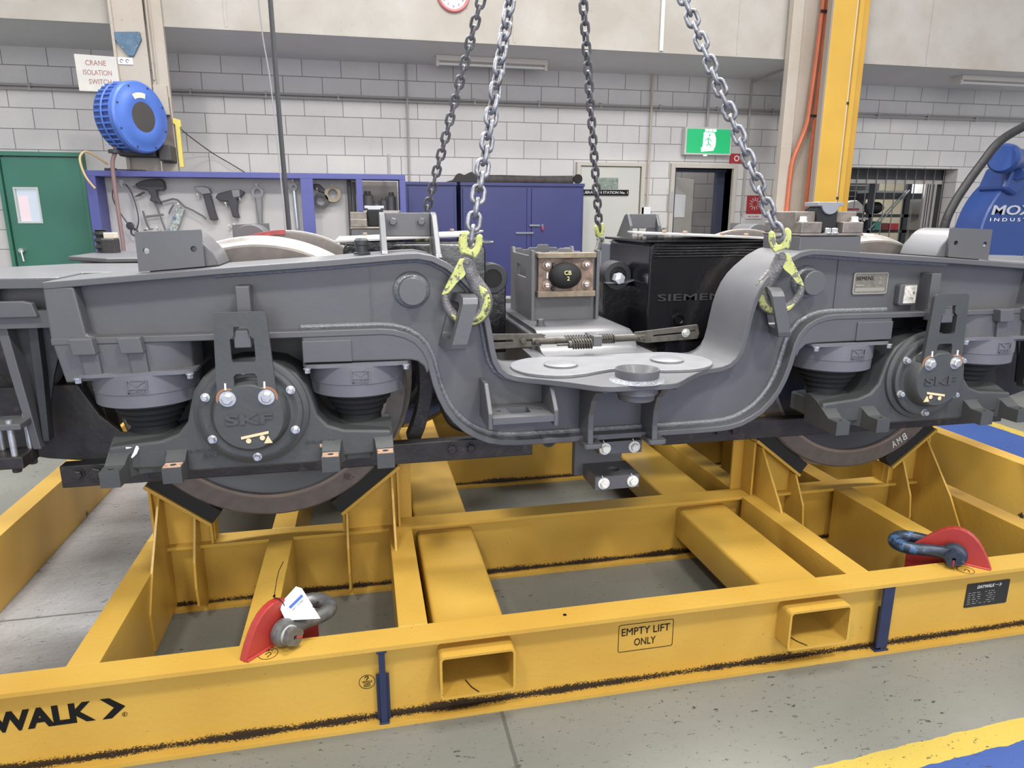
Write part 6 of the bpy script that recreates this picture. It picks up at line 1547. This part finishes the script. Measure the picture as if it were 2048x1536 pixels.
m = MB(); m.lathe((-1.337, YB - 0.03, 1.765), (0, 1, 0), [(0.045, 0), (0.078, 0), (0.078, 0.045), (0.045, 0.045)], 32, close=True); o = m.out('tape_roll', mat('black_tape', (0.06, 0.06, 0.065), 0.5), plain=True, smooth=True); tag(o, 'black roll of tape hanging on a peg behind the blue post', 'tape roll', 'rolls hanging on the tool board')
m = MB(); m.lathe((-1.213, YB - 0.03, 1.835), (0, 1, 0), [(0.048, 0), (0.083, 0), (0.083, 0.045), (0.048, 0.045)], 32, close=True); o = m.out('tape_roll', mat('tan_tape', (0.36, 0.30, 0.22), 0.5), plain=True, smooth=True); tag(o, 'tan roll of masking tape right of the black roll', 'tape roll', 'rolls hanging on the tool board')
tool('grease_scoop', 'dark scoop shaped tool above the black tape roll', [[(-1.40, 1.935), (-1.34, 1.93), (-1.285, 1.87), (-1.265, 1.84), (-1.31, 1.845), (-1.37, 1.865), (-1.405, 1.89)]], TB, 0.04, 'tool')
o = tool('bar_clamp', 'small steel bar clamp hanging low on the board', [[(-3.03, 1.615), (-2.86, 1.635), (-2.86, 1.615), (-3.03, 1.59)]], TG, 0.02, 'clamp')
m = MB(); m.tube([(-2.935, YB, 1.77), (-2.90, YB, 1.62), (-2.865, YB, 1.47)], 0.008, 6); m.tube([(-3.05, YB, 1.66), (-3.035, YB, 1.56), (-3.01, YB, 1.48)], 0.010, 6); m.tube([(-3.065, YB, 1.47), (-2.975, YB, 1.485)], 0.006, 6); m.out('clamp_screw', TG, o, plain=True, smooth=True)
m = MB(); m.box(-1.065, -1.02, 5.62, 5.68, 1.40, 1.97); o = m.out('hanging_strap', mat('dark_webbing', (0.035, 0.035, 0.04), 0.6), plain=True, bevel=0.01); tag(o, 'bundle of dark webbing straps hanging beside the blue divider', 'strap', 'hanging dark straps')
m = MB(); m.box(-1.010, -0.982, 5.60, 5.65, 1.42, 1.95); o = m.out('hanging_strap', MATS['dark_webbing'], plain=True, bevel=0.008); tag(o, 'thinner dark strap hanging next to the bundle', 'strap', 'hanging dark straps')
# leads at the left of the board
hs = hose('test_lead', [(-3.28, 5.68, 1.88), (-3.30, 5.68, 1.80), (-3.28, 5.68, 1.70), (-3.20, 5.67, 1.55), (-3.15, 5.67, 1.49)], 0.006, TB); tag(hs, 'thin black lead hanging in a loop, left one of the pair', 'cable', 'black leads on the board')
hs = hose('test_lead', [(-3.17, 5.68, 1.91), (-3.13, 5.68, 1.84), (-3.10, 5.68, 1.70), (-3.09, 5.67, 1.58), (-3.11, 5.67, 1.50), (-3.14, 5.67, 1.47)], 0.006, TB); tag(hs, 'thin black lead hanging in a loop, right one of the pair', 'cable', 'black leads on the board')
m = MB(); m.lathe((-3.165, 5.66, 1.515), (0, -1, 0), [(0, 0), (0.03, 0.004), (0.038, 0.02), (0, 0.03)], 20); o = m.out('ear_muffs', TB, plain=True, smooth=True); tag(o, 'black round earpiece hanging from the lead on the board', 'ear defender')
m = MB(); m.tube([(-3.14 + 0.03 * math.cos(t), 5.66, 1.455 + 0.034 * math.sin(t)) for t in [i * math.pi / 8 for i in range(16)]], 0.008, 8, closed=True); o = m.out('rubber_ring', TB, plain=True, smooth=True); tag(o, 'small black ring hanging below the earpiece', 'ring')
# items on the cupboard shelf
for i, (x, z, r, h) in enumerate(((-0.86, 1.668, 0.06, 0.20), (-0.77, 1.668, 0.045, 0.10), (-0.69, 1.668, 0.04, 0.14), (-0.61, 1.668, 0.045, 0.19))):
    m = MB(); m.lathe((x, 5.80, z), (0, 0, 1), [(0, 0), (r, 0), (r, h * 0.75), (r * 0.6, h * 0.85), (r * 0.6, h), (0, h)], 20); o = m.out('storage_jar', mat('dusty_grey_jar', (0.12, 0.12, 0.125), 0.5), plain=True, smooth=True)
    tag(o, ['wide grey jar at the left of the cupboard shelf', 'short grey tub second on the cupboard shelf', 'slim dusty bottle third on the cupboard shelf', 'dark bottle at the right of the cupboard shelf'][i], 'jar', 'containers on the cupboard shelf')

PLACE[:] = [None, None]
# ---- blue cabinets
CBL = mat('cabinet_blue', (0.038, 0.045, 0.165), 0.45, noise=0.06, nscale=5, spots=[((0.30, 0.32, 0.42), 26, 0.735, 0.015)])


def cabinet(x0, x1, label, two):
    c = empty('steel_cabinet', ((x0 + x1) / 2, 5.75, 0), label, 'cabinet', 'blue cabinets against the back wall')
    m = MB(); m.box(x0, x1, 5.53, 5.98, 0.02, 1.955); m.out('body', CBL, c, plain=True, bevel=0.003)
    m = MB(); m.box(x0 - 0.006, x1 + 0.006, 5.51, 5.985, 1.925, 1.958); m.out('top', CBL, c, plain=True, bevel=0.003)
    if two:
        xm = (x0 + x1) / 2 + 0.08
        for a, b in ((x0 + 0.02, xm - 0.045), (xm + 0.008, x1 - 0.03)):
            m = MB(); m.box(a, b, 5.508, 5.528, 0.06, 1.905); d = m.out('door', CBL, c, plain=True, bevel=0.003)
        m = MB(); m.box(xm - 0.042, xm + 0.004, 5.510, 5.53, 0.06, 1.905); m.out('centre_post', CBL, c, plain=True, bevel=0.002)
        m = MB(); m.box(xm - 0.02, xm + 0.10, 5.490, 5.506, 1.505, 1.525); m.box(xm - 0.17, xm + 0.03, 5.492, 5.506, 1.425, 1.445); m.out('hasp', mat('dull_bolt_steel', (0.25, 0.26, 0.30), 0.4, metal=0.5), d, plain=True, bevel=0.002)
        m = MB(); m.box(xm + 0.115, xm + 0.140, 5.475, 5.490, 1.465, 1.50); pk = m.out('padlock', mat('red_padlock', (0.42, 0.04, 0.06), 0.4), plain=True, bevel=0.004); tag(pk, 'small red padlock on the blue cabinet door', 'padlock')
        m = MB(); m.tube([(xm + 0.119, 5.483, 1.50), (xm + 0.119, 5.483, 1.52), (xm + 0.1275, 5.483, 1.53), (xm + 0.136, 5.483, 1.52), (xm + 0.136, 5.483, 1.50)], 0.0025, 6); m.out('lock_hoop', ZINC, pk, plain=True)
    else:
        m = MB(); m.box(x0 + 0.02, x1 - 0.03, 5.508, 5.528, 0.06, 1.905); m.out('door', CBL, c, plain=True, bevel=0.003)
        m = MB(); m.box(x0 + 0.10, x1 - 0.02, 5.500, 5.508, 1.15, 1.165); m.out('door_rib', CBL, c, plain=True)


cabinet(-0.47, 0.055, 'narrow blue steel cabinet next to the tool board', False)
cabinet(0.10, 1.455, 'wide double door blue cabinet with a red padlock', True)
m = MB(); m.lathe((0.28, 5.72, 2.00), (1, 0, 0), [(0, 0), (0.045, 0), (0.048, 0.3), (0.043, 0.7), (0.05, 1.10), (0, 1.10)], 20); o = m.out('rolled_mat', mat('brown_grey_mat', (0.075, 0.065, 0.06), 0.8, noise=0.3, nscale=12), plain=True, smooth=True); tag(o, 'long dark rolled mat lying on top of the wide cabinet', 'rolled mat')
m = MB(); m.prism([(-0.07, 1.958), (0.05, 1.99), (0.10, 2.06), (0.16, 2.035), (0.24, 2.075), (0.30, 2.02), (0.33, 1.958)], 'xz', 5.62, 5.80); o = m.out('tool_bag', mat('dark_canvas', (0.045, 0.04, 0.04), 0.8), plain=True, bevel=0.02); tag(o, 'heap of dark canvas bag slumped across the cabinet tops', 'bag')
m = MB(); m.lathe((1.42, 5.66, 2.012), (0, -1, 0), [(0, 0), (0.05, 0), (0.05, 0.03), (0, 0.03)], 20); o = m.out('rubber_disc', RUBBER, plain=True, smooth=True); tag(o, 'small black rubber disc at the right end of the cabinet top', 'disc')
m = MB(); m.box(-0.68, -0.655, 4.70, 4.80, 1.978, 2.16); o = m.out('steel_offcut', mat('grey_offcut', (0.28, 0.27, 0.26), 0.6), plain=True); tag(o, 'narrow grey bar standing on top of the tool board', 'bar')

# ---- yellow bracket and wires above the tool board
YBR = mat('pale_yellow_bracket', (0.72, 0.60, 0.14), 0.5)
m = MB(); m.prism([(-2.485, 2.030), (-2.452, 2.030), (-2.452, 2.36), (-2.44, 2.37), (-2.44, 2.425), (-2.50, 2.44), (-2.505, 2.395), (-2.485, 2.385)], 'xz', 4.89, 4.93); o = m.out('wall_bracket', YBR, plain=True, bevel=0.003); tag(o, 'tall pale yellow bracket bar standing beside the left column', 'bracket')
o = hose('slack_wire', [(-2.47, 4.93, 2.42), (-2.55, 5.4, 2.40), (-2.41, 5.9, 2.25), (-2.22, 5.93, 2.13), (-2.08, 5.93, 2.04)], 0.005, TB, n=6); tag(o, 'thin black wire sagging from the yellow bracket to the wall', 'wire')
o = hose('yellow_hose', [(-3.06, 4.50, 1.83), (-3.12, 4.50, 1.93), (-3.15, 4.52, 2.06), (-3.12, 4.56, 2.12), (-3.07, 4.60, 2.10), (-2.99, 4.66, 2.03)], 0.009, mat('tan_hose', (0.55, 0.40, 0.20), 0.5)); tag(o, 'thin tan hose looped over the left corner of the tool board', 'hose')
m = MB(); m.tube([(-3.02, 4.66, 1.99), (-2.93, 4.66, 1.99)], 0.012, 8); m.tube([(-2.95, 4.66, 1.99), (-2.70, 4.66, 1.985)], 0.005, 6); o = m.out('grease_lance', TB, plain=True, smooth=True); tag(o, 'dark lance lying on top of the tool board', 'lance')

# ---- blue hose reel
hr = empty('hose_reel', (-2.72, 4.60, 2.40), 'blue round hose reel with a black hub mounted on the left column', 'hose reel')
RBL = mat('hose_reel_blue', (0.075, 0.16, 0.52), 0.4, noise=0.05)
n_ = Vector((0.86, -0.50, 0)).normalized(); oc = Vector((-2.64, 4.46, 2.385))
m = MB(); m.lathe(oc - n_ * 0.02, n_, [(0.0, 0.045), (0.105, 0.045), (0.12, 0.052), (0.20, 0.050), (0.215, 0.040), (0.262, 0.034), (0.275, 0.020), (0.275, -0.02), (0.24, -0.03), (0, -0.03)], 56); m.out('front_cover', RBL, hr, smooth=True, plain=True)
m = MB(); m.lathe(oc - n_ * 0.02, n_, [(0, 0.052), (0.118, 0.050), (0.122, 0.044)], 48); m.out('hub_disc', mat('reel_black', (0.06, 0.055, 0.055), 0.6, noise=0.1), hr, smooth=True, plain=True)
m = MB(); m.lathe(oc - n_ * 0.20, n_, [(0, 0), (0.262, 0), (0.262, 0.16), (0, 0.16)], 48); dr = m.out('drum', mat('reel_dark_blue', (0.035, 0.075, 0.24), 0.5), hr, smooth=True, plain=True)
for k in range(14):
    # horizontal fins wrapped round the left half of the drum
    a0 = R_(118 + k * 9.6); t_ = Vector((0, 0, 1)); u_ = n_.cross(t_).normalized()
    if u_.x > 0: u_ = -u_
    dirv = u_ * -math.cos(a0) + t_ * math.sin(a0)
    p = oc + dirv * 0.265
    m = MB(); m.tube([p - n_ * 0.19, p - n_ * 0.04], 0.0095, 6, ); m.out('fin', RBL, dr, plain=True, smooth=True)
m = MB(); m.tube([oc - n_ * 0.115 + (u_ * math.cos(a) + Vector((0, 0, 1)) * math.sin(a)) * 0.272 for a in [R_(-58 + i * 9) for i in range(14)]], 0.008, 6); m.out('fin_band', RBL, dr, plain=True, smooth=True)
m = MB(); m.box(-2.90, -2.62, 4.66, 4.845, 2.10, 2.20); m.box(-2.60, -2.50, 4.70, 4.90, 2.07, 2.20); m.out('mounting_bracket', mat('reel_black', None), hr, plain=True, bevel=0.01)
m = MB(); m.box(-2.86, -2.72, 4.60, 4.80, 2.64, 2.675); m.out('top_bracket', RBL, hr, plain=True, bevel=0.01)
V = []
for a in range(58, 106, 6): V.append((0.150, a))
outp = [oc + n_ * 0.034 + (u_ * math.cos(R_(a)) + Vector((0, 0, 1)) * math.sin(R_(a))) * 0.185 for a in range(60, 104, 6)]
inp = [oc + n_ * 0.034 + (u_ * math.cos(R_(a)) + Vector((0, 0, 1)) * math.sin(R_(a))) * 0.145 for a in range(102, 59, -6)]
m = MB(); m.f([m.v(p) for p in outp + inp]); m.f([m.v(p - n_ * 0.003) for p in (outp + inp)][::-1]); m.out('maker_label', mat('pale_yellow_label', (0.72, 0.72, 0.55), 0.5), hr, plain=True)
for a in range(0, 360, 45):
    p = oc + n_ * 0.012 + (u_ * math.cos(R_(a + 20)) + Vector((0, 0, 1)) * math.sin(R_(a + 20))) * 0.245
    m = MB(); m.hexbolt(p, n_, 0.008, 0.012, washer=False); m.out('screw', TB, hr, plain=True)
hz = hose('air_hose', [(-2.85, 4.45, 2.22), (-2.855, 4.44, 2.12), (-2.885, 4.43, 2.02), (-2.89, 4.43, 1.8), (-2.885, 4.43, 1.5), (-2.885, 4.43, 1.28)], 0.016, mat('red_brown_hose', (0.24, 0.15, 0.15), 0.5), hr, n=10)
m = MB(); m.lathe((-2.856, 4.44, 2.135), (0, 0, -1), [(0.015, 0), (0.05, 0.004), (0.052, 0.03), (0.015, 0.036)], 24); m.out('hose_stop', TB, hr, smooth=True, plain=True)
m = MB(); m.lathe((-2.885, 4.43, 1.30), (0, 0, -1), [(0.0, 0), (0.018, 0), (0.03, 0.05), (0.06, 0.12), (0.06, 0.16), (0, 0.16)], 16); m.out('red_nozzle', mat('red_plastic', (0.40, 0.05, 0.06), 0.4), hr, smooth=True, plain=True)

# ---- crane pendant ropes hanging at the left
o = hose('pendant_cable', [(-1.402, 2.70, 4.6), (-1.402, 2.70, 2.9), (-1.400, 2.70, 2.2), (-1.392, 2.70, 1.6), (-1.385, 2.70, 1.0)], 0.0145, mat('black_cable', (0.05, 0.05, 0.055), 0.6)); tag(o, 'thick black crane cable hanging straight down at the left', 'cable', 'ropes hanging from the crane')
o = hose('thin_rope', [(-1.47, 2.68, 4.4), (-1.468, 2.68, 2.9), (-1.435, 2.68, 2.4), (-1.42, 2.68, 2.0), (-1.41, 2.66, 1.55), (-1.41, 2.66, 1.1)], 0.004, mat('grey_rope', (0.28, 0.28, 0.30), 0.7), n=6); tag(o, 'thin grey rope hanging beside the thick black cable', 'rope', 'ropes hanging from the crane')

# ---- blue extraction unit at the right edge
MBL = mat('extraction_blue', (0.020, 0.055, 0.21), 0.35, noise=0.03, coat=0.1)
eu = empty('extraction_unit', (5.285, 3.6, 0), 'large round blue extraction unit with a black hose at the right edge', 'extraction unit')
m = MB(); m.lathe((5.285, 3.50, 1.42), (0, 1, 0), [(0, 0), (0.640, 0), (0.655, 0.012), (0.655, 0.30), (0.64, 0.31), (0, 0.31)], 72); dr = m.out('drum_casing', MBL, eu, smooth=True, plain=True)
m = MB(); m.box(4.95, 5.6, 3.52, 3.80, 0.0, 0.95); m.out('stand', MBL, eu, plain=True, bevel=0.01)
m = MB(); m.prism([(4.83, 2.06), (4.97, 2.06), (5.10, 1.95), (4.90, 1.80), (4.76, 1.86)], 'xz', 3.45, 3.75); m.out('motor_neck', MBL, eu, plain=True, bevel=0.03)
m = MB(); m.lathe((4.60, 3.36, 2.115), (0.88, 0.47, 0), [(0, -0.02), (0.105, -0.02), (0.122, 0.0), (0.128, 0.03), (0.128, 0.08), (0.105, 0.09), (0.105, 0.55), (0, 0.55)], 40); m.out('motor', MBL, eu, smooth=True, plain=True)
m = MB(); m.lathe((4.86, 3.42, 1.985), (0.88, 0.47, 0.02), [(0, 0), (0.045, 0), (0.045, 0.4), (0, 0.4)], 24); m.out('outlet_pipe', MBL, eu, smooth=True, plain=True)
CHR = mat('chrome_letters', (0.55, 0.57, 0.62), 0.25, metal=0.4)
text('MOX', (4.715, 3.496, 1.632), FX, FZ, 0.088, 0.47, CHR, dr, depth=0.006, bold=0.02, shear=0.1)
text('INDUSTRIES', (4.712, 3.496, 1.575), FX, FZ, 0.030, 0.66, PAPER, dr, depth=0.002, spacing=1.6)
hose('extraction_hose', [(5.0, 3.30, 2.50), (4.72, 3.28, 2.39), (4.44, 3.26, 2.245), (4.285, 3.26, 2.055), (4.165, 3.26, 1.885), (4.065, 3.26, 1.715), (4.005, 3.26, 1.53), (3.99, 3.28, 1.1), (4.2, 3.3, 0.5)], 0.036, mat('black_hose', (0.014, 0.014, 0.016), 0.55, bump=0.6, bscale=25), eu, n=14)
